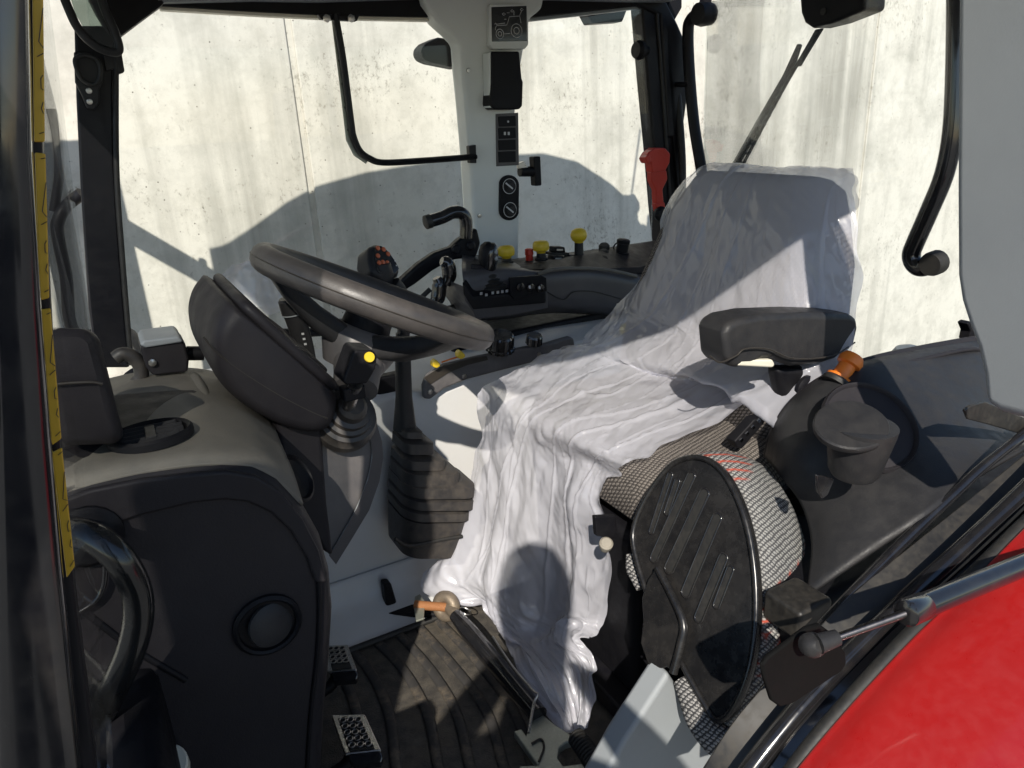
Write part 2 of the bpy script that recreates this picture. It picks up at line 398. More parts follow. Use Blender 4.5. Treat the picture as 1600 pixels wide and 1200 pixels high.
def facet(x, y, seed):
    """height field of flat triangular facets: crisp creases like crumpled film"""
    ix, iy = np.floor(x).astype(int), np.floor(y).astype(int); fx, fy = x - ix, y - iy
    def h(a, b):
        k = a * 374761393 + b * 668265263 + seed * 1274126177; k = (k ^ (k >> 13)) * 1274126177; return ((k ^ (k >> 16)) & 0xffff) / 65535. - .5
    h00, h10, h01, h11 = h(ix, iy), h(ix + 1, iy), h(ix, iy + 1), h(ix + 1, iy + 1)
    return np.where(fx > fy, h00 * (1 - fx) + h10 * (fx - fy) + h11 * fy, h00 * (1 - fy) + h01 * (fy - fx) + h11 * fx)

# ================================================================== SETTING
g = mk('ground', [T(-60, -60, -1.25), T(60, -60, -1.25), T(60, 60, -1.25), T(-60, 60, -1.25)], [(0, 1, 2, 3)], 'yard_concrete', smooth=0)
tag(g, None, kind='structure')
WV = 1.60
wall = tag(empty('concrete_wall', T(1.5, WV, -1.25)), 'tall weathered cream concrete wall with dark water streaks behind the tractor', 'wall')
seams = [-5.65, -2.65, .351, 3.35, 6.35, 9.35]
for a, b in zip(seams[:-1], seams[1:]):
    o = boxT('panel', a + .011, b - .011, WV, WV + .16, -1.26, 2.1, 'concrete', wall, bevel=.006, origin=None)
boxT('wall_core', seams[0], seams[-1], WV + .010, WV + .30, -1.26, 2.08, 'concrete', wall, bevel=0)

# ================================================================== TRACTOR
tr = tag(empty('tractor', T(.3, 0, -1.25)), 'red tractor with an open black and grey cab seen through its left doorway', 'tractor')
# ---- roof: domed shell over the cab (throws the rounded shade on the wall)
def roof():
    rings = []
    prof = [(-.495, 1.375, .80, .50), (-.47, 1.385, .83, .52), (-.418, 1.39, .84, .55), (-.313, 1.43, .85, .62), (-.19, 1.487, .86, .72), (-.07, 1.525, .87, .80), (.12, 1.558, .87, .86), (.33, 1.573, .87, .88), (.60, 1.582, .87, .88), (.87, 1.575, .87, .88), (1.03, 1.538, .86, .86), (1.20, 1.44, .85, .84), (1.27, 1.385, .84, .80)]
    for u, h, hv, hn in prof:
        lo = min(1.335, h - .045)
        rings.append([T(u, -hn, lo + .02), T(u, -hn + .03, lo), T(u, 0, lo), T(u, hv - .03, lo), T(u, hv, lo + .02), T(u, hv, h - .03), T(u, hv * .96, h), T(u, 0, h + .03), T(u, -hn * .92, h), T(u, -hn, h - .03)])
    loft('roof', rings, 'grey_trim', tr, smooth=30, label='domed grey roof shell above the cab')
roof()
slab('roof_shadow_piece', [T(1.08, .79, 1.36), T(1.12, .79, 1.48), T(1.23, .79, 1.41), T(1.33, .79, 1.28), T(1.395, .79, 1.18), T(1.36, .79, .95), T(1.30, .79, .95), T(1.26, .79, 1.30)], S * .05, 'frame_black', tr, .01)  # added piece behind the rear pillar, shaped to finish the roof's shadow on the wall
slab('roof_brow', [T(-.497, .74, 1.225), T(-.497, .74, 1.37), T(-.40, .74, 1.38), T(-.40, .74, 1.30)], S * .08, 'frame_black', tr, .006)
tube('antenna', [T(1.24, .72, 1.38), T(1.30, .72, 1.745)], .004, 'rubber', tr, curve=False)

# ---- far front pillar and windscreen side
FV = .79
slab('front_pillar', Vs([(116, 40), (178, 40), (177, 150), (179, 260), (188, 400), (203, 575), (150, 575), (138, 480), (126, 300), (119, 150)], FV), S * .05, 'frame_black', tr, .006, label='black right front pillar of the cab')
tube('pillar_seal', Vs([(181, 60), (182, 260), (191, 400), (205, 570)], FV - .005), .006, 'rubber', tr)
hb = slab('mirror_bracket', Vs([(115, 80), (150, 88), (160, 105), (160, 130), (155, 140), (156, 160), (148, 172), (136, 170), (128, 150), (117, 128)], FV - .02), S * .03, 'black_plastic', tr, .004)
for x, y in ((139, 142), (140, 159)):
    lathe('screw', V(x, y, FV - .022), -S, [(.0062, 0), (.0058, .004), (.003, .0045)], 'steel', hb, 12)
tube('finger_loop', Vs([(118, 92), (132, 86), (150, 92), (157, 108), (154, 126), (143, 132), (128, 124), (120, 108)], FV - .03), .0045, 'rubber', hb, closed=True)
slab('clip', Vs([(160, 84), (190, 82), (195, 112), (185, 116), (178, 108), (165, 112)], FV - .01), S * .03, 'black_plastic', hb, .003)
# visor-like loop mirror at the top corner
mr = tube('interior_mirror', Vs([(96, -25), (112, 25), (128, 52), (150, 72), (172, 81), (186, 78), (180, 52), (165, 18), (150, -20), (120, -45)], FV - .10), .0085, 'black_plastic', tr, closed=True, label='black framed mirror hanging at the front corner')
slab('mirror_glass', Vs([(104, -20), (118, 22), (133, 48), (153, 66), (174, 75), (178, 70), (172, 45), (160, 16), (146, -18), (120, -38)], FV - .095), S * .004, 'mirror_glass', mr, 0)
# windscreen between the two front pillars
p_near, p_far = T(-.36, -.66, 0), T(-.34, .80, 0)
slab('windscreen', [T(-.43, -.60, .50), T(-.42, .78, .50), T(-.33, .76, 1.33), T(-.355, -.60, 1.33)], R * .005, 'glass', tr, 0, label='clear front windscreen')
# right outside mirror on its arm (its shade falls on the wall)
ma = tube('mirror_arm', [T(-.30, .86, .50), T(-.335, 1.02, .56), V(118, 520, 1.05), V(103, 430, 1.05), V(90, 365, 1.05), V(92, 342, 1.05), V(104, 322, 1.05), V(128, 302, 1.03)], .015, 'frame_black', tr, label='bent black arm of the right outside mirror')
tube('upper_arm', Vs([(80, 170), (90, 220), (92, 275), (84, 330)], 1.06), .011, 'frame_black', ma)
slab('mirror_head', [T(-.82, 1.05, .80), T(-.572, 1.05, .80), T(-.572, 1.05, 1.42), T(-.61, 1.05, 1.49), T(-.78, 1.05, 1.49), T(-.82, 1.05, 1.44)], S * .06, 'black_plastic', ma, .02)
tube('mirror_stay', [T(-.47, .82, 1.23), T(-.60, 1.07, 1.245)], .032, 'frame_black', ma, curve=False)
lm = slab('mirror_head', [T(-.80, -1.09, .80), T(-.655, -1.09, .80), T(-.655, -1.09, 1.36), T(-.80, -1.09, 1.36)], S * .05, 'black_plastic', tr, .02, label='unseen left outside mirror beyond the doorway, sized to shade the dashboard')  # left mirror out of view, sized for the shade it throws on the dash housing
tube('mirror_arm', [T(-.42, -.70, 1.20), T(-.50, -.90, 1.18), T(-.66, -1.05, 1.15)], .02, 'frame_black', tr)
boxT('cab_step', -.70, -.20, -1.35, -.76, -.42, -.38, 'frame_black', tr, .008)
boxT('floor_shade_panel', -.62, -.335, -.70, -.66, -.35, .56, 'panel_black', tr, .01)  # panel out of view, added to keep sun off the floor beside the pillar
# ---- roof rails on the far side
slab('front_gusset', Vs([(120, -40), (262, -40), (256, 6), (218, 34), (184, 60), (170, 52), (150, 20)], FV - .03), S * .05, 'panel_black', tr, .004)
slab('side_rail', Vs([(232, -40), (690, -40), (690, 27), (500, 23), (400, 18), (250, 9)], FV), S * .05, 'panel_black', tr, .004, label='black roof rail over the right side window')
slab('rail_trim', Vs([(230, -45), (680, -45), (680, -4), (500, 2), (400, 0), (245, 4)], FV - .03), S * .03, 'grey_trim', tr, .004)
slab('rail_gasket', Vs([(250, 10), (400, 19), (500, 24), (690, 28), (690, 33), (500, 29), (400, 24), (252, 15)], FV + .01), S * .03, 'cream', tr, .001)
slab('rear_side_rail', Vs([(820, -40), (985, -40), (1000, -6), (1066, -6), (1066, 12), (1050, 40), (1030, 28), (1003, 8), (920, 17), (828, 27)], .80), S * .05, 'panel_black', tr, .004, label='black roof rail over the rear quarter window')
slab('rear_rail_gasket', Vs([(828, 28), (920, 18), (1003, 9), (1003, 13), (920, 23), (828, 33)], .81), S * .03, 'grey_trim', tr, .001)
slab('work_lamp', Vs([(918, 22), (980, 16), (973, 34), (926, 37)], .93), S * .05, 'black_plastic', tr, .004)

# ---- far side glass
slab('side_window', [T(-.36, .815, .35), T(.66, .815, .35), T(.66, .805, 1.32), T(-.26, .805, 1.32)], S * .005, 'glass', tr, 0, label='clear right side window')
slab('quarter_window', [T(.72, .815, .55), T(1.26, .815, .55), T(1.26, .805, 1.32), T(.72, .805, 1.32)], S * .005, 'glass', tr, 0, label='clear right quarter window')

# ---- far middle pillar with grey cover
BV = .76
mp = slab('middle_pillar', Vs([(655, -30), (664, 6), (684, 34), (706, 54), (719, 68), (722, 110), (727, 160), (734, 245), (739, 330), (748, 420), (752, 470), (820, 470), (812, 400), (813, 345), (810, 270), (806, 180), (812, 120), (820, 74), (828, 30), (848, 14), (856, -30)], BV), S * .07, 'pillar_grey', tr, .012, 3, label='light grey plastic middle pillar carrying switches and dials')
bx_ = slab('decal_plate', Vs([(764, 12), (766, 6), (820, 6), (826, 12), (826, 70), (820, 77), (770, 77), (764, 70)], BV - .016), S * .018, 'pillar_grey', mp, .003)
slab('decal', Vs([(768, 11), (823, 9), (824, 64), (769, 65)], BV - .0175), S * .003, 'gloss_black', mp, .001, label='black decal with a white line drawing of a tractor and light switches')
def decal_lines():
    q = lambda x, y: V(x, y, BV - .0185)
    parts = []
    for (x, y), r in (((781, 53), .0115), ((781, 53), .0055), ((807, 48), .0165), ((807, 48), .008)):
        parts.append(ring_geo(q(x, y), S, r, .0008))
    for pl in ([(774, 44), (776, 40), (792, 39), (794, 33), (796, 26), (812, 25), (814, 36)], [(788, 53), (797, 52)], [(774, 47), (774, 44)], [(775, 38), (789, 36)],
               [(792, 20), (796, 20)], [(788, 30), (791, 30)], [(803, 24), (803, 18)], [(812, 24), (815, 17)],
               [(785, 22), (787, 20), (790, 22), (787, 24), (785, 22)], [(798, 17), (800, 15), (803, 17), (800, 19), (798, 17)], [(813, 15), (815, 13), (818, 15), (815, 17), (813, 15)], [(773, 38), (774, 36), (776, 38)]):
        parts.append(tube_geo(A([q(*p) for p in pl]), .0007, 5))
    v, f = join_geo(parts); mk('decal_print', v, f, 'white_print', mp)
decal_lines()
slab('speaker_box', Vs([(768, 80), (812, 80), (816, 122), (818, 128), (817, 166), (812, 171), (772, 171), (766, 164), (768, 130)], BV - .045), S * .05, 'panel_black', mp, .005)
slab('box_side', Vs([(764, 82), (769, 80), (770, 128), (779, 134), (778, 170), (766, 168)], BV - .04), S * .04, 'pillar_grey', mp, .003)
for i, (y0, y1) in enumerate(((182, 198), (200, 217), (219, 235), (237, 254))):
    k = slab('rocker_switch', Vs([(779, y0), (806, y0 - 1), (806.5, y1 - 1), (780, y1)], BV - .006), S * .008, 'panel_black', mp, .0015)
    if i == 0: lathe('switch_mark', V(794, 190, BV - .0065), -S, [(.003, 0), (.0028, .0006)], 'white_print', k, 10)
    if i == 1:
        for x in (789, 795): slab('switch_mark', Vs([(x - 1.5, 206), (x + 1.5, 206), (x + 1.5, 211), (x - 1.5, 211)], BV - .0068), S * .001, 'white_print', k, 0)
slab('switch_bezel', Vs([(775, 178), (810, 176), (811, 258), (776, 260)], BV - .003), S * .004, 'console_grey', mp, .001)
slab('dial_plate', [V(796 + 15.5 * math.cos(a) , 309 + (20 if math.sin(a) > 0 else -20) + 15.5 * math.sin(a), BV - .006) for a in [math.radians(t) for t in range(0, 360, 15)]], S * .008, 'panel_black', mp, .002)
for (x, y) in ((796, 291), (797, 328)):
    dl = lathe('dial', V(x, y, BV - .006), -S, [(.0215, 0), (.0215, .004), (.0195, .005), (.0195, .004), (.014, .004), (.0135, .013), (.012, .015)], 'black_plastic', mp, 24)
    v, f = ring_geo(V(x, y, BV - .012), S, .0205, .0009); mk('dial_ring', v, f, 'white_print', dl)
    slab('dial_mark', Vs([(x - 6, y - 4), (x - 5, y - 6), (x + 6, y + 3), (x + 5, y + 5)], BV - .0225), S * .002, 'white_print', dl, 0)
for x, y in ((732, 110), (738, 231), (749, 337)):
    lathe('screw', V(x, y, BV - .001), -S, [(.0065, 0), (.006, .003), (.003, .0035)], 'steel', mp, 12)
slab('side_marker', Vs([(722, 66), (712, 62), (700, 60), (686, 58), (668, 66), (660, 74), (659, 84), (664, 93), (676, 98), (721, 107)], .86), S * .07, 'panel_black', tr, .012, 3)
lt = tube('window_latch', [V(812, 268, .80), V(836, 268, .80)], .0145, 'panel_black', tr, curve=False)
slab('latch_grip', Vs([(834, 245), (845, 244), (847, 290), (837, 291)], .785), S * .03, 'panel_black', lt, .004)
slab('latch_plate', Vs([(810, 256), (820, 252), (826, 262), (810, 264)], .79), S * .02, 'steel', lt, .002)

# ---- bent flat-bar frame inside the side window
bf = tube('window_bar', Vs([(523, 22), (535, 90), (548, 190), (552, 214), (562, 236), (578, 248), (600, 254), (660, 251), (742, 245)], .735), .0165, 'frame_black', tr, n=8, flat=.5, flat_dir=R, label='black bent bar framing the side window', res=10)
slab('bar_flange', Vs([(518, 28), (524, 28), (540, 150), (548, 215), (560, 238), (576, 250), (572, 256), (553, 243), (541, 219), (533, 150)], .742), S * .004, 'zinc', bf, .001)
for x, y in ((531, 95), (536, 131), (540.5, 168), (545, 203)):
    lathe('bar_hole', V(x, y, .742), -S, [(.0042, 0), (.0040, .0012)], 'ink', bf, 12)
slab('bar_bracket', Vs([(497, 22), (562, 24), (558, 33), (502, 30)], .73), S * .02, 'frame_black', bf, .002)
for x in (510, 548): lathe('bolt', V(x, 29, .728), -S, [(.009, 0), (.009, .006), (.005, .007)], 'steel', bf, 6)
slab('bar_foot', Vs([(733, 228), (744, 226), (745, 255), (735, 255)], .73), S * .02, 'frame_black', bf, .002)

# ---- far rear post, hinge tube, quarter details
CV = .80
rp = slab('rear_pillar', Vs([(1002, -4), (1050, -4), (1046, 30), (1050, 120), (1058, 210), (1066, 330), (1075, 420), (1040, 420), (1030, 330), (1022, 230), (1012, 120), (1004, 20)], CV), S * .06 , 'frame_black', tr, .008, label='black right rear pillar of the cab')
tube('pillar_groove', Vs([(1026, 20), (1036, 150), (1046, 300), (1052, 400)], CV - .002), .006, 'rubber', rp)
slab('pillar_edge', Vs([(1042, 30), (1050, 60), (1058, 200), (1070, 330), (1062, 330), (1051, 200), (1043, 100)], CV - .01), S * .03, 'panel_black', rp, .003)
lathe('knob', V(1012, 79, .79), unit(V(990, 78, .79) - V(1012, 79, .79)), [(.012, 0), (.012, .02), (.026, .022), (.028, .035), (.022, .046)], 'panel_black', tr, 20)
lathe('pillar_ball', V(1026, 333, CV - .02), -S, [(.014, 0), (.022, .01), (.024, .022), (.018, .034), (.008, .038)], 'panel_black', tr, 18)
tube('hinge_tube', [U(1108, -40, 1.34), U(1100, 10, 1.34), U(1080, 30, 1.34), U(1075, 50, 1.34), U(1077, 110, 1.34), U(1084, 190, 1.34), U(1095, 260, 1.34), U(1106, 330, 1.34)], .0175, 'frame_black', tr, label='black curved tube frame of the rear window')
lathe('hinge_joint', U(1098, 22, 1.32), R, [(.03, -.02), (.034, 0), (.03, .03)], 'frame_black', tr, 16)
tube('hinge_pin', [U(1056, 132, 1.33), U(1078, 132, 1.33)], .008, 'frame_black', tr, curve=False)
tube('rear_seal', [U(1052, 40, 1.345), U(1060, 160, 1.345), U(1066, 250, 1.345), U(1066, 330, 1.345)], .012, 'rubber', tr)
slab('rear_window', [T(1.38, -.70, .15), T(1.38, .70, .15), T(1.32, .66, 1.32), T(1.32, -.66, 1.32)], R * .005, 'glass', tr, 0, label='clear rear window with a wiper')
# rear wiper
RU = 1.40
wm = slab('wiper_motor', [U(*p, RU - .08) for p in ((1246, -30), (1250, 20), (1256, 36), (1268, 44), (1300, 36), (1350, 16), (1352, -30))], R * .08, 'panel_black', tr, .010, 3, label='black rear wiper motor housing at the top of the window')
slab('motor_cover', [U(*p, RU - .06) for p in ((1300, 36), (1310, 26), (1340, 18), (1332, 26), (1316, 33))], R * .05, 'grey_trim', wm, .003)
lathe('screw', U(1287, 18, RU - .081), -R, [(.008, 0), (.008, .003), (.004, .0035)], 'rubber', wm, 12)
wp = slab('wiper_arm', [U(*p, RU + .02) for p in ((1273, 46), (1284, 44), (1256, 90), (1248, 104), (1240, 104), (1262, 66))], R * .012, 'frame_black', tr, .003, label='black rear wiper arm and blade')
slab('blade_spine', [U(*p, RU + .02) for p in ((1245, 68), (1249, 70), (1240, 98), (1232, 118), (1190, 190), (1146, 268), (1134, 272), (1180, 190), (1222, 118))], R * .014, 'panel_black', wp, .003)
tube('arm_rod', [U(1251, 92, RU + .01), U(1230, 128, RU + .01), U(1208, 168, RU + .01), U(1158, 262, RU + .01)], .005, 'frame_black', wp)
for i in range(9):
    t = i / 8; x, y = 1222 + (1160 - 1222) * t, 139 + (255 - 139) * t
    slab('blade_link', [U(x - 5, y - 3, RU + .012), U(x + 4, y - 3, RU + .012), U(x + 2, y + 1, RU + .012), U(x - 7, y + 1, RU + .012)], R * .008, 'frame_black', wp, .001)
# rear window pull tube near the left pillar
pt = tube('window_pull', [U(*p, 1.25) for p in ((1496, -30), (1494, 100), (1489, 200), (1476, 270), (1452, 330), (1430, 380), (1424, 398), (1428, 412), (1440, 419), (1456, 412))], .0195, 'gloss_black', tr, n=8, label='black bent pull bar of the rear window')
lathe('end_stop', U(1460, 411, 1.25), unit(U(1460, 411, 1.25) - U(1440, 419, 1.2)), [(.024, -.02), (.027, -.01), (.027, .012), (.018, .018)], 'rubber', pt, 18)

# ---- near left pillars framing the doorway
AV = -.655
def pillar_ring(px, py, wpx, dep):
    c = V(px, py, AV - .02); hw = (V(px + wpx, py, AV - .02) - c)
    return rrect(c + S * dep / 2, hw, S * dep / 2, .6, 4)
loft('door_pillar', [pillar_ring(x, y, w, .03) for x, y, w in ((4, -160, 36), (7, 0, 36), (10, 240, 38), (18, 480, 44), (28, 690, 50), (40, 900, 56), (52, 1080, 62), (64, 1250, 68))], 'gloss_black', tr, label='glossy black left front pillar beside the doorway')
tube('pillar_highlight_rib', Vs([(6, -60), (10, 240), (22, 480), (34, 700), (48, 900), (66, 1100), (80, 1250)], AV - .012), .0042, 'gloss_black', tr)
loft('pillar_liner', [rrect(V(x, y, AV + .035), (V(x + 14, y, AV + .035) - V(x, y, AV + .035)), S * .012, .5, 3) for x, y in ((46, -100), (50, 120), (56, 300), (68, 520), (84, 720), (104, 920), (124, 1080), (142, 1240))], 'frame_black', tr)
stk = [((50, -40), (67, -40), (70, 222), (53, 222)), ((54, 238), (71, 240), (77, 466), (62, 470)), ((64, 484), (79, 482), (96, 686), (79, 698)), ((81, 708), (97, 700), (117, 886), (104, 904))]
labs = ['yellow warning sticker at the top of the pillar', 'yellow warning sticker second from the top of the pillar', 'yellow warning sticker second from the bottom of the pillar', 'lowest yellow warning sticker on the pillar']
for q, lb in zip(stk, labs):
    s_ = slab('warning_sticker', Vs(q, AV + .014), S * .002, 'sticker_yellow', tr, .0008, label=lb)
    (x0, y0), (x1, y1), (x2, y2), (x3, y3) = q
    P = lambda a, b: V((x0 + (x1 - x0) * a) * (1 - b) + (x3 + (x2 - x3) * a) * b, (y0 + (y1 - y0) * a) * (1 - b) + (y3 + (y2 - y3) * a) * b, AV + .0133)
    prt = [tube_geo(A([P(a, b) for a, b in pl]), .00022, 4) for pl in (
        [(.55, .04), (.98, .03)], [(.98, .20), (.55, .40), (.98, .44)], [(.4, .49), (.98, .47)], [(.9, .60), (.7, .62), (.72, .68), (.95, .69)], [(.9, .76), (.72, .80), (.92, .83)], [(.5, .95), (.98, .94)])]
    v, f = join_geo(prt); mk('sticker_print', v, f, 'ink', s_)

pn = unit(-.97 * R + .20 * S); pp0 = V(1490, 300, -.66)
slab('door_post_cover', [on_plane(x, y, pp0, pn) for x, y in ((1491, -60), (1490, 120), (1489, 300), (1490, 430), (1496, 470), (1508, 508), (1522, 545), (1531, 585), (1535, 632), (1560, 646), (1640, 668), (1720, 684), (1720, -60))], -pn * .05, 'grey_trim', tr, .012, 4, label='smooth grey cover of the left door post at the right edge')
# ================================================================== inside: floor, firewall, side panels
floor_o = boxT('floor', -.55, 1.35, -.72, .80, -.06, -.004, 'floor_rubber', tr, .01, label='dirty black rubber floor mat with curved ribs')
for pl in (((520, 985), (572, 1040), (606, 1110), (620, 1210)), ((558, 975), (622, 1035), (666, 1110), (688, 1215)), ((602, 968), (665, 1035), (712, 1110), (738, 1215)),
           ((640, 962), (705, 1035), (760, 1110), (792, 1215)), ((682, 965), (748, 1035), (803, 1110), (838, 1215)), ((725, 985), (792, 1050), (847, 1120), (884, 1215)), ((480, 1000), (530, 1050), (556, 1110), (566, 1215))):
    rib_path = spline([W(x, y, .0) for x, y in pl], 10); rv, rf = tube_geo(rib_path, .0105, 10); rv = A(rv); rv[:, 2] = -.004 + np.clip(rv[:, 2] * .9, -.002, .0065); mk('rib', rv, rf, 'muddy_rib', floor_o, smooth=50)
boxT('rear_wall', 1.10, 1.33, -.62, .60, 0, .36, 'panel_black', tr, .02)
boxT('firewall', -.62, -.38, -.62, .80, -.05, .48, 'panel_black', tr, .02)
# light grey side panel at the far side of the footwell
pv = .30
gp = slab('side_panel', [T(-.36, pv, 0), T(.30, pv, 0), T(1.10, pv, 0), T(1.10, pv, .50), T(.62, pv, .52), T(.36, pv, .505), T(.22, pv, .48), T(.16, pv, .50), T(-.36, pv, .50)], S * .45, 'light_grey', tr, .02, 3, label='light grey moulded panel along the right side of the footwell')
patch('panel_foot', [[T(u, pv - .004, .09) for u in (-.35, .0, .2, .40)], [T(u, pv - .03, .035) for u in (-.35, .0, .2, .40)], [T(u, pv - .10, .008) for u in (-.35, .0, .2, .40)], [T(u, pv - .13, .0) for u in (-.35, .0, .2, .40)]], 'light_grey', tr, thick=.006)
tube('panel_lip', [T(u, pv - .132, .003) for u in (-.36, -.1, .15, .40)], .007, 'rubber', tr)
tube('floor_trim', [W(480, 938, .02), W(560, 938, .02), W(606, 935, .02), W(618, 920, .03)], .008, 'gloss_black', tr)
slab('trim_stop', Vs([(600, 914), (612, 912), (622, 946), (604, 950)], .24), S * .03, 'panel_black', tr, .006)
slab('kick_strip', [W(440, 950, .006), W(700, 950, .006), W(705, 966, .006), W(440, 966, .006)], Z * .012, 'panel_black', tr, .003)
slab('side_trim', Vs([(560, 590), (630, 575), (640, 625), (620, 620), (570, 608)], .34), -S * .03, 'panel_black', tr, .006)

# ---- control plate on the grey panel
cp = slab('control_plate', Vs([(657, 600), (662, 585), (690, 567), (735, 556), (790, 545), (850, 534), (884, 524), (891, 526), (893, 541), (884, 550), (830, 563), (770, 578), (725, 590), (690, 604), (668, 621), (658, 620)], pv - .004), -S * .018, 'column_grey', tr, .006, 3, label='dark control plate with dials and small yellow levers')
slab('plate_slot', Vs([(662, 590), (690, 572), (735, 560), (760, 556), (762, 562), (730, 570), (700, 582), (672, 600)], pv - .0225), -S * .002, 'ink', cp, 0)
tube('slot_line', Vs([(690, 566), (708, 560), (724, 556)], pv - .024), .0018, 'orange', cp)
for x, y in ((683, 570), (722, 556)):
    slab('yellow_lever', Vs([(x - 6, y + 4), (x - 6, y - 3), (x - 1, y - 8), (x + 5, y - 2), (x + 6, y + 2), (x, y + 6)], pv - .045), S * .02, 'yellow', cp, .003)
dA = unit(D(-.15, -.75, .65))
lathe('dial_knob', V(781, 545, pv - .02), unit(D(0, -.3, 1)), [(.034, 0), (.034, .006), (.031, .008), (.030, .034), (.026, .038)], 'gloss_black', cp, 36, flute=.07, smooth=25)
lathe('dial_knob', V(834, 536, pv - .02), unit(D(0, -.3, 1)), [(.020, 0), (.019, .018), (.016, .022)], 'gloss_black', cp, 28, flute=.08, smooth=25)
for x, y in ((672, 612), (842, 554), (725, 588)):
    lathe('screw', V(x, y, pv - .022), -S, [(.006, 0), (.0055, .003), (.003, .0035)], 'steel', cp, 12)
lathe('yellow_knob', V(978, 515, .30), unit(D(-.6, -.7, .2)), [(.012, -.01), (.016, 0), (.016, .012), (.010, .018)], 'yellow', tr, 18)

# ---- far right console with storage pocket
def rowV(pts, v): return [V(x, y, v) for x, y in pts]
cs = patch('side_console', [rowV([(722, 398), (790, 408), (850, 414), (920, 416), (1000, 404), (1060, 392)], .62),
                            rowV([(722, 420), (790, 418), (850, 424), (920, 420), (1000, 430), (1060, 430)], .46),
                            rowV([(726, 445), (790, 432), (855, 430), (920, 426), (1000, 440), (1060, 450)], .43),
                            rowV([(734, 470), (790, 452), (855, 452), (925, 448), (1000, 460), (1060, 470)], .425),
                            rowV([(740, 492), (790, 480), (855, 474), (925, 478), (1000, 492), (1060, 500)], .43),
                            rowV([(744, 500), (790, 497), (855, 488), (925, 490), (1000, 498), (1060, 506)], .47)], 'console_grey', tr, 8, 6, thick=.006, label='dark moulded console along the right side window')
slab('console_deck', [V(*p, v) for p, v in (((742, 398), .66), ((800, 404), .66), ((900, 405), .66), ((925, 388), .66), ((1000, 392), .66), ((1040, 372), .66), ((1060, 400), .46), ((1000, 416), .46), ((920, 420), .45), ((850, 424), .45), ((800, 421), .45), ((735, 412), .45))], -Z * .02, 'dash_plastic', cs, .004)
tube('pocket_seam', Vs([(855, 456), (880, 468), (893, 458), (905, 455), (930, 456), (960, 464), (985, 472)], .418), .0014, 'ink', cs)
tube('console_lip', Vs([(840, 428), (865, 421), (900, 419), (950, 422), (995, 432)], .425), .005, 'dusty_plastic', cs)
boxT('console_underside', .36, 1.05, .46, .78, .42, .53, 'panel_black', cs, .01)
# yellow lever knobs, plugs and switches on the deck
def pull_knob(x, y, v, h, lab, stem=.012):
    b = V(x, y, v)
    prof = [(.011, -.016), (.012, -.010), (.019, -.004), (.0225, .004), (.0225, .012), (.019, .021), (.011, .026), (.004, .0275)] if 'ball' in lab else [(.011, -.014), (.013, -.008), (.021, -.004), (.0225, .004), (.0215, .014), (.017, .019), (.006, .021)]
    o = lathe('lever_knob', b + Z * h, Z, prof, 'yellow', tr, 24, label=lab, smooth=45)
    lathe('gaiter', b, Z, [(.026, -.012), (.024, 0), (.017, .005), (.018, .010), (.013, .014), (stem, h - .012)], 'rubber', o, 18)
    return o
def pk(px, py, v, basepx, lab):
    top = V(px, py, v); b = V(px, basepx, v); return pull_knob(px, basepx, v, max(top[2] - b[2], .02), lab)
pk(792, 396, .56, 414, 'yellow knob nearest the middle pillar')
pk(846, 388, .56, 410, 'squat yellow knob between the red cap and the switches')
o = pk(905, 372, .56, 412, 'tall yellow ball knob on a black stem')
slab('lever_plate', [V(x, y, .56) + d for x, y, d in ((890, 398, 0 * S), (890, 412, 0 * S), (921, 412, 0 * S), (921, 398, 0 * S))], S * .03, 'black_plastic', o, .004)
lathe('red_cap', V(827, 402, .58), Z, [(.010, -.01), (.010, .006), (.012, .008), (.011, .022), (.006, .024)], 'red_plastic', tr, 16)
for x, y in ((875, 392), (873, 406)):
    sw = slab('toggle_switch', [V(x + a, y + b, .57 if y < 400 else .54) for a, b in ((-9, 3), (-8, -6), (8, -6), (9, 3))], S * .03, 'panel_black', tr, .003)
    slab('switch_base', [V(x + a, y + b, .569 if y < 400 else .539) for a, b in ((-15, 7), (-15, 3), (15, 3), (15, 7))], S * .04, 'rubber', sw, .002)
    slab('switch_glint', [V(x + a, y + b, .568 if y < 400 else .538) for a, b in ((-5, 0), (-5, -3), (5, -3), (5, 0))], S * .002, 'steel', sw, .001)
for x, y, v in ((944, 391, .60), (943, 401, .57), (942, 412, .53)):
    lathe('socket_cap', V(x, y - 1, v), unit(D(-.2, -.3, 1)), [(.016, 0), (.016, .012), (.012, .017), (.005, .018)], 'rubber', tr, 18)
pl_ = lathe('power_socket', V(971, 397, .56), unit(D(.12, -.1, 1)), [(.022, 0), (.022, .006), (.017, .007), (.017, .030), (.019, .031), (.019, .040), (.014, .043)], 'panel_black', tr, 22)
tube('cap_strap', [V(962, 396, .58), V(959, 386, .58), V(964, 380, .58), V(972, 382, .58)], .0022, 'rubber', pl_)
v_, f_ = ring_geo(V(970, 412, .50), unit(D(0, -.4, 1)), .020, .0015); mk('socket_ring', v_, f_, 'rubber', tr)

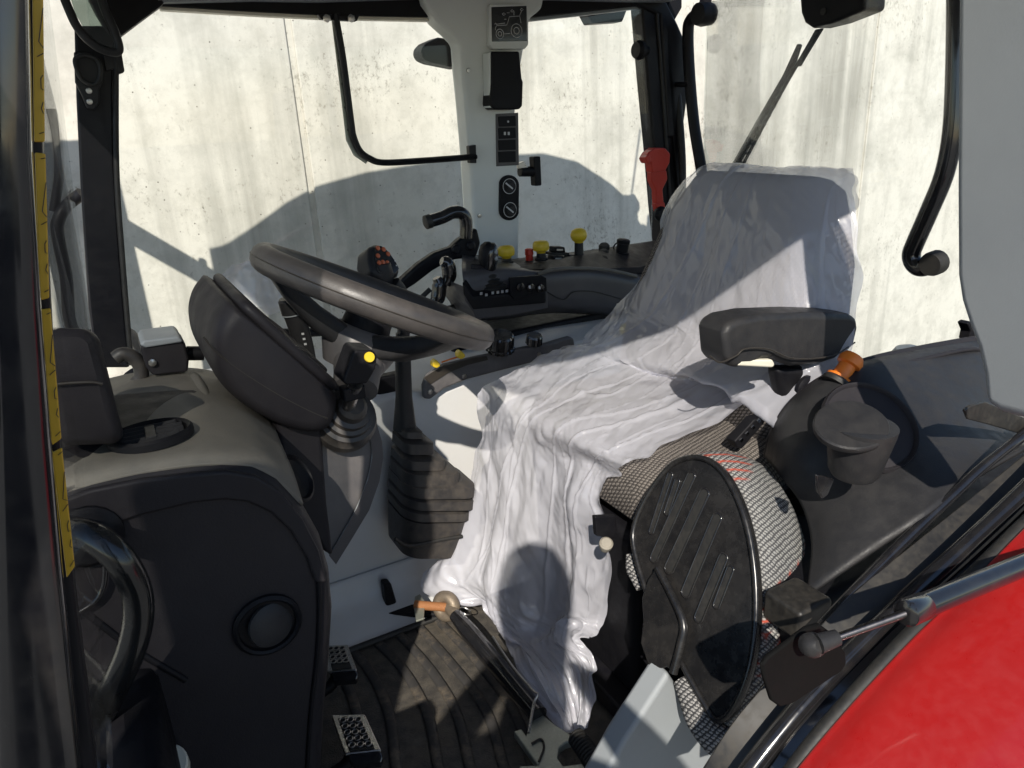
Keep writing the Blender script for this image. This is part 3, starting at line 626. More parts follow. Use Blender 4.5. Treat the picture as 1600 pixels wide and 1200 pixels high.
# ---- joystick module
jm = slab('joystick_box', [T(.385, .45, .0) * 0 + V(*p, .40) for p in ((723, 446), (727, 470), (740, 488), (745, 499), (800, 493), (856, 482), (856, 458), (852, 455), (740, 466), (728, 455))], S * .14, 'console_grey', tr, .006, 3, label='dark joystick box with printed symbols and buttons')
slab('joystick_face', [V(722, 440, .40), V(738, 466, .395), V(853, 456, .395), V(850, 436, .44), V(838, 425, .52), V(760, 420, .55), V(735, 425, .50)], -Z * .03, 'panel_black', jm, .005, 3)
JB = V(765, 443, .45)
lathe('joystick_boot', JB, unit(D(-.05, -.1, 1)), [(.042, -.008), (.042, 0), (.036, .003), (.037, .008), (.029, .010), (.030, .015), (.022, .018), (.022, .024), (.014, .03)], 'rubber', jm, 26)
js = loft('joystick', [rrect(JB + D(.002 * i, 0, .022 + h), R * a, S * b, .9, 4) for i, (h, a, b) in enumerate(((0, .011, .011), (.012, .015, .015), (.03, .019, .019), (.055, .019, .020), (.068, .015, .017), (.075, .008, .010)))], 'gloss_black', jm, smooth=60)
loft('grip_shell', [rrect(JB + D(-.006 + .002 * i, .003, .024 + h), R * a, S * b, .9, 4) for i, (h, a, b) in enumerate(((.02, .012, .016), (.035, .017, .019), (.055, .017, .020), (.069, .013, .017), (.076, .006, .008)))], 'panel_black', jm, smooth=60)
for h in (.040, .055): lathe('grip_button', JB + D(.012, -.016, .022 + h), unit(D(.6, -.8, .1)), [(.0055, 0), (.0055, .004), (.003, .005)], 'grey_trim', jm, 12)
bt = slab('button_face', Vs([(797, 434), (846, 430), (854, 434), (855, 455), (803, 468), (798, 460)], .39), S * .01, 'panel_black', jm, .002)
for x, y in ((812, 448), (828, 449), (843, 450)):
    lathe('push_button', V(x, y, .39), -S, [(.011, 0), (.010, .006), (.006, .007)], 'gloss_black', jm, 14)
    if x > 820: slab('button_mark', Vs([(x - 2, y - 2), (x + 1, y - 3), (x + 2, y + 2), (x - 1, y + 2)], .3825), S * .001, 'white_print', jm, 0)
for i, (x, y) in enumerate(((752, 461), (760, 463), (770, 460), (778, 459), (785, 458), (792, 457))):
    slab('symbol', [V(x - 2, y - 3, .394) + Z * .0015, V(x + 2, y - 3.4, .394) + Z * .0015, V(x + 2, y + .5, .394) + Z * .0015, V(x - 2, y + 1, .394) + Z * .0015], Z * .0005, 'white_print', jm, 0)

# ---- grab lever with support arm beside the side window
ga = slab('lever_arm', Vs([(746, 356), (730, 366), (716, 376), (706, 386), (680, 395), (655, 412), (628, 436), (622, 448), (628, 458), (650, 444), (676, 424), (700, 410), (712, 406), (745, 402), (752, 380)], .60), S * .03, 'frame_black', tr, .008, 3, label='black cast arm carrying a bent grab handle')
tube('grab_handle', Vs([(667, 347), (690, 340), (708, 332), (722, 334), (728, 346), (728, 372)], .595), .0165, 'gloss_black', ga, n=8)
lathe('grip_end', V(667, 347, .595), unit(V(660, 349, .595) - V(690, 340, .595)), [(.0175, -.01), (.0175, .004), (.014, .006)], 'rubber', ga, 18)
for x, y in ((712, 390), (735, 384)): lathe('bolt', V(x, y, .60), -S, [(.013, 0), (.013, .004), (.008, .008)], 'frame_black', ga, 14)
for pts, st in ((((690, 408), (699, 412), (702, 430), (696, 445)), (688, 475)), (((682, 434), (686, 445), (684, 465), (676, 478)), (690, 486))):
    lv = tube('hand_lever', Vs(pts, .48), [.010, .017, .018, .012], 'gloss_black', tr, n=6, label=None)
    tube('lever_stem', [V(*pts[-1], .48), V(*st, .47), V(st[0] + 3, st[1] + 25, .46)], .005, 'frame_black', lv)
tube('lever_link', Vs([(735, 470), (715, 478), (690, 482), (660, 470)], .52), .007, 'rubber', tr)
tube('link_rod', Vs([(672, 452), (655, 468), (640, 482)], .50), .006, 'rubber', tr)

# ---- gear lever: bellows, stalk and multi-button grip
def bell(px0, px1, py, v0, dv):
    a, b = V(px0, py, v0), V(px1, py, v0); c = (a + b) / 2
    return rrect(c, (b - a) / 2, S * dv, .55, 5)
rings = []
lev = [(628, 640, 652), (628, 648, 655)]
gl = lathe('gear_stalk', V(632, 655, .20), unit(V(629, 540, .20) - V(632, 655, .20)), [(.024, -.02), (.020, .02), (.017, .05), (.016, .12), (.013, .18)], 'black_plastic', tr, 20, label='black gear lever stalk standing in a ribbed rubber boot')
tiers = [(622, 652, 664, 676), (621, 668, 680, 698), (620, 684, 704, 720), (619, 705, 722, 742), (618, 728, 740, 758), (617, 730, 760, 775), (616, 722, 778, 792)]
vals = [.036, .045, .054, .064, .072, .074, .074]
for (l, r, y0, y1), dv in zip(tiers, vals):
    rings += [bell(l + 9, r - 16, y0 - 2, .20, dv - .015), bell(l, r, y0 + 3, .20, dv), bell(l, r + 1, y1, .20, dv + .002), bell(l + 9, r - 14, y1 + 2, .20, dv - .014)]
rings += [bell(616, 716, 795, .20, .074), bell(616, 708, 830, .20, .07), bell(617, 700, 850, .20, .068)]
loft('lever_boot', rings, 'bellows', gl, smooth=32, label='dusty ribbed rubber boot of the gear lever')
tube('boot_base', [V(617, 842, .128), V(640, 853, .128), V(690, 843, .128), V(722, 838, .128)], .004, 'rubber', gl)
GH = V(602, 422, .20)
tube('grip_neck', [V(629, 545, .20), V(631, 500, .20), V(626, 462, .20), V(612, 445, .20)], [.012, .013, .016, .019], 'black_plastic', gl)
gx = unit(V(620, 402, .20) - V(585, 440, .20)); gn = unit(D(.45, -.75, .50)); gd = unit(np.cross(gn, Z)); gu = unit(np.cross(gd, gn))
gsh = [(578, 384), (588, 380), (600, 382), (612, 394), (622, 410), (627, 422), (624, 430), (608, 436), (594, 434), (582, 424), (577, 404)]
gr = slab('button_grip', [on_plane(x, y, GH, gn) for x, y in gsh], -gn * .045, 'black_plastic', gl, .014, 4, label='black lever grip with a cluster of orange buttons')
lathe('grip_back', V(594, 428, .215), -Z, [(.022, -.02), (.026, 0), (.022, .02), (.008, .03)], 'black_plastic', gl, 18)
slab('button_pad', [on_plane(x, y, GH + gn * .0015, gn) for x, y in ((585, 386), (596, 384), (608, 394), (618, 408), (624, 420), (618, 426), (603, 430), (590, 424), (586, 405))], -gn * .003, 'gloss_black', gl, .001)
for x, y in ((590, 388), (599, 390), (606, 397), (590, 400), (592, 411), (598, 410), (605, 411)):
    lathe('orange_button', on_plane(x, y, GH + gn * .001, gn), gn, [(.0050, 0), (.0045, .0025), (.002, .003)], 'button_orange', gl, 12)
for x, y in ((617, 408), (619, 415), (602, 420), (609, 422), (606, 425)):
    lathe('pad_mark', on_plane(x, y, GH + gn * .001, gn), gn, [(.0017, 0), (.0015, .001)], 'white_print', gl, 8)

# ================================================================== dashboard, column, steering wheel
# heater housing: front skirt facing the door, moulded top with vents
DV = -.32
skirt_px = [(60, 775), (140, 748), (220, 733), (300, 724), (350, 720), (400, 728), (440, 752), (480, 800), (508, 850), (522, 900), (527, 960), (522, 1040), (514, 1120), (508, 1240), (40, 1240)]
hh = slab('heater_housing', Vs(skirt_px, DV), S * .30, 'dash_plastic', tr, .03, 5, label='big matt black dashboard side housing with a round vent')
slab('housing_band', Vs([(60, 790), (140, 760), (220, 744), (300, 735), (350, 731), (398, 739), (434, 762), (470, 806), (496, 856), (508, 905), (490, 905), (476, 866), (450, 824), (420, 796), (385, 780), (350, 776), (300, 781), (220, 800), (140, 826), (60, 850)], DV + .004), -S * .010, 'dash_plastic', hh, .004, 3)
tube('housing_edge', Vs([(452, 790), (478, 830), (494, 880), (499, 940), (496, 1020), (486, 1110), (478, 1230)], DV - .001), .003, 'panel_black', hh)
# swage across the skirt
tube('housing_crease', Vs([(125, 950), (170, 985), (215, 1018), (290, 1062)], DV), .004, 'panel_black', hh)
def Wr(pts): return [V(*p[:2], p[2]) for p in pts]
dt = patch('dash_top', [Wr([(40, 805, DV + .02), (120, 768, DV + .01), (220, 742, DV + .01), (330, 728, DV + .01), (410, 738, DV + .015), (470, 790, DV + .02)]),
                        Wr([(60, 770, -.29), (130, 738, -.29), (220, 717, -.29), (320, 703, -.29), (400, 708, -.28), (455, 742, -.26)]),
                        Wr([(70, 735, -.22), (150, 700, -.22), (230, 684, -.22), (310, 668, -.22), (385, 676, -.21), (438, 700, -.20)]),
                        Wr([(80, 690, -.10), (160, 652, -.10), (230, 640, -.10), (300, 628, -.10), (370, 636, -.09), (425, 668, -.08)]),
                        Wr([(95, 640, .08), (170, 612, .08), (240, 598, .08), (300, 592, .08), (360, 604, .08), (410, 640, .08)]),
                        Wr([(120, 612, .22), (180, 594, .22), (240, 584, .22), (300, 582, .22), (350, 594, .22), (400, 630, .22)]),
                        Wr([(130, 650, .30), (190, 640, .30), (250, 640, .30), (300, 645, .30), (350, 655, .30), (395, 690, .30)])], 'dusty_plastic', tr, 8, 8, thick=.008, label='dusty tan-grey dashboard top with oval air vents')
patch('dash_ridge', [Wr([(292, 590, .10), (306, 610, -.02), (318, 640, -.12), (326, 672, -.21), (336, 700, -.27)]),
                     Wr([(304, 584, .10), (318, 606, -.02), (330, 638, -.12), (336, 672, -.21), (344, 700, -.27)]),
                     Wr([(314, 592, .11), (328, 614, -.02), (340, 646, -.12), (346, 680, -.21), (352, 706, -.27)])], 'dusty_plastic', dt, 6, 4, thick=.006)
dash_v = [A(v.co) + WL[dt.name] for v in dt.data.vertices]; dash_n = [A(v.normal) for v in dt.data.vertices]
def pix(p):
    q = A(p) - CAM; d = q @ fwv; return 800 + F * (q @ rtv) / d, 600 - F * (q @ upv) / d
def vent(cx, cy, rx, lab):
    k = min(range(len(dash_v)), key=lambda i: (pix(dash_v[i])[0] - cx) ** 2 + (pix(dash_v[i])[1] - cy) ** 2)
    n = dash_n[k] if dash_n[k][2] > 0 else -dash_n[k]; c = dash_v[k] + n * .008; x = unit(R - n * (R @ n)); y = unit(np.cross(n, x))
    seg = 28; ring = lambda r, h: [c + n * h + r * (x * math.cos(2 * math.pi * k / seg) + y * math.sin(2 * math.pi * k / seg)) for k in range(seg)]
    o = loft('air_vent', [ring(rx, -.004), ring(rx, .004), ring(rx * .94, .007), ring(rx * .86, .004), ring(rx * .80, -.012), ring(rx * .78, -.03)], 'panel_black', dt, cap=False, smooth=40, label=lab)
    mk('vent_bottom', ring(rx * .80, -.010), [tuple(range(seg))], 'ink', dt, smooth=0)
    for t in (-.55, -.18, .2, .56):
        w = rx * .78 * math.sqrt(1 - t * t)
        boxo('vent_slat', c + y * t * rx * .9 + n * .001, x * w, unit(y * .75 + n * .65) * rx * .14, unit(n * .75 - y * .65) * .0016, 'black_plastic', dt, .001)
    boxo('vent_tab', c + n * .003, y * rx * .5, x * rx * .12, n * .003, 'black_plastic', dt, .001)
    return o
vent(240, 690, .046, 'front oval air vent on the dusty dashboard top')
vent(236, 600, .046, 'rear oval air vent near the windscreen pillar')
# round outlet low on the housing
c0 = V(418, 976, DV - .002)
ro = lathe('round_outlet', c0, -S, [(.041, -.004), (.041, .003), (.037, .006), (.034, .004), (.033, -.001), (.004, -.001)], 'panel_black', hh, 32, smooth=40, label='round black air outlet low on the housing')
lathe('outlet_flap', c0 + D(.003, -.001, 0), unit(D(.25, -1, .15)), [(.028, 0), (.027, .004), (.020, .007), (.006, .009)], 'black_plastic', hh, 28)
# second outlet half hidden at the column side
lathe('round_outlet', V(462, 748, -.21), unit(D(.75, -.55, .45)), [(.034, -.004), (.034, .003), (.030, .005), (.027, .0), (.01, -.006)], 'panel_black', hh, 28)
# dark round-edged display housing close to the pillar
dm = loft('display_housing', [rrect(V(120, 606, v), (V(175 - a, 606, v) - V(120, 606, v)), Z * (.066 - b), .45, 6) for v, a, b in ((-.30, 20, .012), (-.29, 6, .003), (-.26, 0, 0), (-.16, 4, 0), (-.10, 10, .004), (-.08, 30, .02))], 'dash_plastic', tr, smooth=50, label='rounded black housing standing at the left end of the dashboard')
tube('housing_line', [V(86, 600, -.305), V(140, 597, -.305), V(160, 600, -.305)], .0016, 'ink', dm)
slab('housing_arm', Vs([(110, 660), (150, 660), (148, 700), (120, 705)], -.20), S * .05, 'panel_black', dm, .005)
# small switch box on a stalk and a curled hose behind the dash
sb = slab('switch_box', Vs([(219, 544), (224, 535), (280, 527), (290, 538), (296, 560), (294, 582), (240, 588), (228, 575)], .10), S * .07, 'dash_plastic', tr, .007, 3, label='small box with a grey lid beside the instrument pod')
slab('box_lid', Vs([(218, 540), (224, 532), (280, 525), (288, 535), (228, 544)], .095), S * .08, 'grey_trim', sb, .004)
tube('box_stem', Vs([(292, 552), (318, 552)], .13), .012, 'panel_black', sb, curve=False)
lathe('box_lug', V(238, 566, .098), -S, [(.006, 0), (.006, .004), (.003, .005)], 'steel', sb, 8)
tube('curled_hose', Vs([(180, 560), (192, 553), (208, 558), (219, 572), (220, 590), (210, 602)], .12), .011, 'bellows', tr, n=8)

# instrument pod
pod_px = [(336, 443), (322, 450), (308, 470), (300, 497), (300, 522), (307, 550), (324, 580), (352, 606), (390, 630), (430, 648), (470, 655), (494, 648), (506, 626), (508, 600), (496, 582), (430, 522), (380, 478)]
pod_uw = [(u + .012, v, w - .022) for u, v, w in [uvw(V(x, y, -.10)) for x, y in pod_px]]; pcu = sum(p[0] for p in pod_uw) / len(pod_uw) + .02; pcw = sum(p[2] for p in pod_uw) / len(pod_uw) + .02
def pod_ring(v, k): return [T(pcu + (u - pcu) * k, v, pcw + (w - pcw) * k) for u, _, w in pod_uw]
pod = loft('instrument_pod', [[p for p in spline(pod_ring(v, k), 3, True)] for v, k in ((-.140, .74), (-.138, .82), (-.131, .90), (-.116, .955), (-.09, .98), (.0, .985), (.09, .98), (.116, .955), (.131, .90), (.140, .74))], 'dash_plastic', tr, smooth=60, label='hooded dark instrument pod tilted towards the driver')
rim_a, rim_b = A(uvw(V(346, 450, -.10))) + A([.012, 0, -.024]), A(uvw(V(497, 582, -.10))) + A([.012, 0, -.024])
pu = unit(D(rim_b[0] - rim_a[0], 0, rim_b[2] - rim_a[2])); pf_n = unit(np.cross(S, pu)); pf_n = pf_n if pf_n[2] > 0 else -pf_n
def face_pt(t, v, h): return T(rim_a[0] * (1 - t) + rim_b[0] * t, v, rim_a[2] * (1 - t) + rim_b[2] * t) + pf_n * h
slab('pod_face', [face_pt(.06, -.10, .008), face_pt(.14, -.118, .008), face_pt(.88, -.118, .008), face_pt(.96, -.10, .008), face_pt(.96, .10, .008), face_pt(.88, .118, .008), face_pt(.14, .118, .008), face_pt(.06, .10, .008)], -pf_n * .01, 'gloss_black', pod, .002)
tube('pod_lip', [face_pt(.01, 0, .008), face_pt(.03, -.10, .008), face_pt(.12, -.126, .008), face_pt(.5, -.13, .006), face_pt(.90, -.126, .006), face_pt(.985, -.10, .004), face_pt(1.0, 0, .003), face_pt(.985, .10, .004), face_pt(.90, .126, .006), face_pt(.5, .13, .006), face_pt(.12, .126, .008), face_pt(.03, .10, .008)], .008, 'dash_plastic', pod, closed=True)
for t_, h_ in ((.70, .012), (.80, .013), (.90, .013)):
    tube('pod_ridge', [face_pt(t_ - .2, -.115, h_ - .004), face_pt(t_, -.09, h_), face_pt(t_ + .04, 0, h_), face_pt(t_, .09, h_), face_pt(t_ - .2, .115, h_ - .004)], .0045, 'dash_plastic', pod)
for s_ in (-.06, .06):
    v, f = ring_geo(face_pt(.42, s_, .0095), pf_n, .040, .0016, 28); mk('gauge_ring', v, f, 'chrome', pod)
tube('pod_seam', [V(p[0] + 14, p[1] + 26, -.139) for p in ((304, 500), (320, 520), (360, 552), (420, 590), (470, 616), (498, 628))], .0012, 'ink', pod)

# steering wheel
wa = math.radians(27); wc = T(.030, -.01, .785)
wn_ = unit(D(math.sin(wa), 0, math.cos(wa))); wt = unit(D(math.cos(wa), 0, -math.sin(wa)))
RW = .182
def wh(ang, r=RW, h=0.): return wc + r * (wt * math.cos(ang) + S * math.sin(ang)) + wn_ * h
vv, ff = [], []
seg, res = 72, 14
for i in range(seg):
    a = 2 * math.pi * i / seg; rad = unit(wt * math.cos(a) + S * math.sin(a))
    for k in range(res):
        b = 2 * math.pi * k / res; vv.append(wh(a) + rad * .0175 * math.cos(b) + wn_ * .021 * math.sin(b))
for i in range(seg):
    for k in range(res): ff.append((i * res + k, ((i + 1) % seg) * res + k, ((i + 1) % seg) * res + (k + 1) % res, i * res + (k + 1) % res))
sw = mk('steering_wheel', vv, ff, 'rim_plastic', tr, smooth=180, label='worn dark steering wheel with a dusty rim')
tube('rim_seam', [wh(2 * math.pi * i / 60, RW + .0173) for i in range(60)], .0011, 'ink', sw, curve=False, closed=True, res=6)
hubc = wc - wn_ * .075
lathe('hub', hubc, wn_, [(.048, -.045), (.060, -.015), (.060, .006), (.054, .016), (.044, .022)], 'column_grey', sw, 28)
lathe('horn_cap', hubc, wn_, [(.040, .022), (.038, .040), (.032, .044), (.031, .060), (.026, .066), (.008, .068)], 'panel_black', sw, 28)
for k in range(8):
    a = 2 * math.pi * k / 8
    boxo('hub_bar', hubc + wn_ * .054 + (wt * math.cos(a) + S * math.sin(a)) * .031, wn_ * .010, np.cross(wn_, wt * math.cos(a) + S * math.sin(a)) * .005, (wt * math.cos(a) + S * math.sin(a)) * .002, 'chrome', sw, .0015)
for ang in (180, 60, -60):
    a = math.radians(ang); d0 = wt * math.cos(a) + S * math.sin(a); sd_ = np.cross(wn_, d0)
    rg = []
    for t, wd, th_ in ((0, .034, .020), (.35, .028, .019), (.7, .024, .015), (1, .030, .010)):
        c = (hubc + d0 * .035) * (1 - t) + (wh(a, RW - .006, -.004)) * t - wn_ * .010 * math.sin(t * math.pi)
        rg.append(rrect(c, sd_ * wd, wn_ * th_, .6, 3))
    loft('spoke', rg, 'black_plastic', sw, smooth=50)
# column under the wheel
sc_ = slab('steering_column', Vs([(455, 600), (500, 590), (545, 630), (583, 652), (594, 680), (598, 712), (592, 750), (576, 795), (550, 838), (524, 880), (500, 850), (470, 800), (455, 700)], -.085), S * .17, 'column_grey', tr, .012, 3, label='dusty grey steering column shroud')
slab('column_shade', Vs([(430, 640), (470, 652), (504, 664), (507, 720), (512, 790), (522, 872), (505, 862), (470, 800), (440, 730)], -.105), S * .05, 'dash_plastic', sc_, .01, 3)  # dark slab standing in for the shaded left part of the column
tube('column_rim', Vs([(572, 662), (580, 690), (581, 715), (574, 750), (558, 792), (536, 832), (516, 866)], -.088), .0012, 'grey_trim', sc_)
loft('column_side', [[V(x0, y0, -.09), V(x1, y1, -.09), V(x1, y1, -.07), V(x0, y0, -.07)] for (x0, y0), (x1, y1) in (((570, 655), (588, 660)), ((580, 690), (597, 690)), ((582, 715), (599, 715)), ((575, 750), (593, 752)), ((558, 793), (577, 797)), ((536, 833), (551, 840)), ((514, 868), (525, 882)))], 'console_grey', sc_, smooth=40)
lathe('screw', V(556, 675, -.087), -S, [(.005, 0), (.0045, .003), (.002, .0035)], 'steel', sc_, 10)
cb = V(540, 652, -.09); ct = V(558, 585, -.06)
ax = unit(D(.10, -.72, .62))
cg = lathe('lever_gaiter', cb, ax, [(.050, -.02), (.050, -.004), (.046, .002), (.045, .010), (.039, .012), (.038, .020), (.032, .022), (.031, .030), (.024, .032), (.022, .044), (.016, .05)], 'bellows', sc_, 32, smooth=30, label='stepped dusty rubber gaiter of the column lever')
lathe('column_neck', ct, unit(hubc - ct), [(.034, -.03), (.036, 0), (.040, .03), (.043, .05)], 'column_grey', sc_, 24)
# tilt lever with the yellow dot
tl_ = slab('tilt_lever', Vs([(552, 553), (556, 547), (584, 548), (590, 556), (588, 576), (574, 600), (540, 602), (536, 596)], -.185), S * .05, 'panel_black', tr, .006, 3, label='black column lever with a yellow dot')
lathe('lever_dot', V(577, 558, -.1865), unit(D(.1, -1, .35)), [(.0075, 0), (.007, .002)], 'yellow', tl_, 16)
tube('lever_shaft', [V(556, 600, -.165), V(550, 618, -.15), V(543, 640, -.12)], .010, 'steel', tl_)
boxo('lever_cup', V(551, 612, -.155), R * .016, S * .012, Z * .010, 'panel_black', tl_, .003)
# indicator stalk with a ringed grip left of the wheel
st_ = lathe('indicator_stalk', V(476, 545, .10), unit(V(457, 478, .10) - V(476, 545, .10)), [(.014, -.02), (.016, .0), (.017, .04), (.019, .065), (.021, .066), (.021, .088), (.018, .092)], 'black_plastic', tr, 20, label='short black stalk switch behind the wheel')
v, f = ring_geo(V(460, 489, .10), unit(V(457, 478, .10) - V(476, 545, .10)), .0205, .0012); mk('stalk_ring', v, f, 'grey_trim', st_)
for k, (x, y) in enumerate(((473, 522), (475, 530), (477, 538))):
    slab('stalk_mark', Vs([(x - 2, y - 1.5), (x + 2, y - 2), (x + 2.5, y + 1), (x - 1.5, y + 1.5)], .082), S * .001, 'white_print', st_, 0)
tube('cross_tube', Vs([(420, 520), (470, 520), (510, 518)], .45), .010, 'frame_black', tr)

# ---- grab rail on the dash housing beside the doorway
gb = tube('grab_rail', [V(108, 828, DV - .03), V(130, 834, DV - .06), V(160, 848, DV - .08), V(190, 878, DV - .09), V(212, 920, DV - .09), V(216, 965, DV - .09), V(205, 1015, DV - .09), V(180, 1070, DV - .08), V(150, 1130, DV - .06), V(120, 1180, DV - .03)], .0145, 'handle_gloss', tr, n=8, res=18, label='glossy dark curved grab rail beside the doorway')
lathe('rail_socket', V(138, 836, DV - .005), unit(D(0, -1, 0)), [(.034, -.01), (.034, .006), (.028, .012), (.018, .03)], 'panel_black', gb, 22)
tube('rail_cable', Vs([(165, 880), (162, 915), (150, 938), (128, 954), (110, 965)], DV - .01), .003, 'gloss_black', gb)

# ---- pedals
def pedal(outline, w, nrow, lab):
    P = [W(x, y, w) for x, y in outline]
    n = unit(np.cross(P[1] - P[0], P[-1] - P[0])); n = n if n[2] > 0 else -n
    o = slab('pedal', P, -n * .006, 'steel', tr, .003, label=lab)
    P = A(P); a, b, c, d = P[0], P[1], P[2], P[3]
    q = lambda s, t: (a * (1 - s) + b * s) * (1 - t) + (d * (1 - s) + c * s) * t
    slab('pedal_pad', [q(.16, .14) + n * .001, q(.80, .14) + n * .001, q(.84, .97) + n * .001, q(.16, .97) + n * .001], n * .002, 'rubber', o, .001)
    for i in range(nrow):
        for k in range(3):
            v, f = ring_geo(q(.27 + .22 * k, .22 + .16 * i) + n * .0042, n, .0052, .0013, 14); mk('pedal_stud', v, f, 'steel', o)
    slab('pedal_toe', [q(.1, 1.0), q(.98, 1.0), q(1.0, 1.08) - Z * .006, q(.9, 1.14) - Z * .014, q(.2, 1.14) - Z * .014, q(.08, 1.08) - Z * .006], -Z * .012, 'gloss_black', o, .005)
    e = q(.5, .5)
    tube('pedal_arm', [e - n * .01, e - n * .02 + D(-.03, -.01, -.03), e + D(-.12, -.01, -.05), e + D(-.22, 0, -.02)], .011, 'panel_black', o)
    return o
pedal([(517, 1116), (570, 1115), (596, 1172), (538, 1178)], .10, 5, 'perforated steel pedal nearest the doorway')
pedal([(505, 1008), (543, 1006), (558, 1046), (512, 1050)], .10, 4, 'perforated steel pedal half hidden by the housing')
lathe('round_cap', V(262, 1195, DV - .03), unit(D(0, -.6, .8)), [(.022, -.03), (.022, 0), (.020, .002), (.016, .001)], 'cream', tr, 22)
# ================================================================== driver's seat
SC = -.11                                             # seat middle line
def seat_ring(u, w, hv, hw, lean=0., vc=SC): return rrect(T(u, vc, w), S * hv, unit(Z + R * lean) * hw, .8, 5)
seat = loft('driver_seat', [rrect(T(u, SC, w), S * hv, Z * hw, .75, 5) for u, w, hv, hw in ((.34, .435, .17, .030), (.355, .44, .205, .050), (.39, .45, .235, .062), (.47, .45, .25, .060), (.58, .445, .245, .062), (.66, .45, .235, .064), (.70, .45, .21, .05))], 'seat_fabric', tr, smooth=60, label='sprung driver seat with woven brown-grey cushion under plastic')
def back_pt(t):                                       # middle of the backrest, t 0 (foot) to 1 (top)
    return T(.625 + .125 * t, SC - .02 * t, .44 + .47 * t)
bdir = unit(D(.125, 0, .47)); bn = unit(D(-.47, 0, .125))
loft('backrest', [rrect(back_pt(t), S * hv, bn * hd, .8, 5) for t, hv, hd in ((0, .20, .04), (.05, .225, .055), (.25, .245, .062), (.5, .242, .060), (.75, .215, .056), (.92, .178, .050), (.99, .160, .042), (1.02, .135, .026))], 'seat_fabric', seat, smooth=60)
boxT('seat_pan', .37, .70, SC - .22, SC + .22, .365, .395, 'panel_black', seat, .01)
boxT('suspension_base', .34, .70, SC - .17, SC + .17, .03, .37, 'panel_black', seat, .02)
boxT('suspension_foot', .30, .74, SC - .20, SC + .20, 0, .04, 'frame_black', seat, .006)
boxT('recliner', .66, .74, -.375, -.335, .40, .62, 'panel_black', seat, .012)
arm_px = [(1107, 522), (1112, 508), (1128, 499), (1180, 492), (1260, 489), (1330, 491), (1342, 497), (1343, 512), (1337, 540), (1320, 558), (1285, 569), (1240, 574), (1200, 560), (1165, 562), (1146, 573), (1122, 577), (1110, 566)]
arm_px = [(x + (26 if x < 1170 else 10 if x < 1210 else 0), y) for x, y in arm_px]
ar = slab('armrest', Vs(arm_px, -.395), S * .060, 'black_plastic', seat, .027, 6, label='black padded armrest on the doorway side of the seat')
tube('armrest_seam', Vs([(1109, 556), (1125, 566), (1150, 556), (1165, 545), (1200, 545), (1240, 560), (1300, 556), (1336, 535)], -.402), .0012, 'ink', seat)
slab('arm_handle', Vs([(1152, 572), (1158, 562), (1208, 562), (1212, 570), (1208, 575)], -.395), S * .04, 'cream', seat, .004)
slab('arm_bracket', Vs([(1215, 575), (1285, 572), (1288, 600), (1280, 640), (1258, 652), (1230, 640), (1222, 610)], -.37), S * .03, 'panel_black', seat, .012, 3)
lathe('arm_pivot', V(1257, 608, -.375), -S, [(.024, 0), (.024, .006), (.018, .010), (.010, .011)], 'frame_black', seat, 22)
lathe('height_knob', V(947, 850, -.31), unit(D(-.2, -.5, .8)), [(.008, -.016), (.011, -.004), (.011, .003), (.008, .006)], 'knob_beige', seat, 20)
lk = slab('label_plate', Vs([(930, 808), (962, 806), (964, 828), (958, 842), (932, 838)], -.30), S * .01, 'panel_black', seat, .002)
bk = slab('belt_buckle', Vs([(1148, 690), (1180, 655), (1192, 652), (1196, 660), (1160, 702), (1152, 700)], -.35), S * .02, 'panel_black', seat, .003)
for i in range(4): slab('buckle_tooth', Vs([(1156 + 9 * i, 688 - 10 * i), (1160 + 9 * i, 684 - 10 * i), (1163 + 9 * i, 688 - 10 * i), (1159 + 9 * i, 692 - 10 * i)], -.352), S * .003, 'chrome', seat, .0005)

# ================================================================== folded passenger seat
pn2 = unit(D(-.86, -.10, .42)); q0 = V(1085, 900, -.47)
out_l = [(1082, 712), (1108, 717), (1130, 735), (1150, 768), (1166, 810), (1177, 860), (1183, 920), (1182, 985), (1174, 1040), (1158, 1088), (1138, 1122), (1118, 1128), (1100, 1100), (1078, 1062), (1050, 1010), (1020, 950), (1000, 895), (989, 850), (990, 822), (1004, 786), (1026, 750), (1052, 722)]
PP = lambda x, y, off=0.: on_plane(x, y, q0 + pn2 * off, pn2)
ps_ = slab('passenger_seat', spline([PP(x, y) for x, y in out_l], 3, True), -pn2 * .018, 'dirty_shell', tr, .007, 3, label='folded passenger seat with a ribbed black plastic underside')
cc = A([PP(x, y) for x, y in out_l]).mean(axis=0)
base = spline([PP(x, y) for x, y in out_l], 3, True)
rings = [cc + (base - cc) * s - pn2 * d for s, d in ((.93, .016), (1.03, .022), (1.08, .045), (1.10, .085), (1.08, .12), (1.0, .145), (.80, .158))]
loft('seat_cushion', rings, 'zigzag_fabric', ps_, smooth=180, label='grey woven cushion with red zigzag stripes')
tube('shell_rim', [cc + (base[i] - cc) * .985 + pn2 * .001 for i in range(len(base))], .0045, 'dirty_shell', ps_, curve=False, closed=True, res=8)
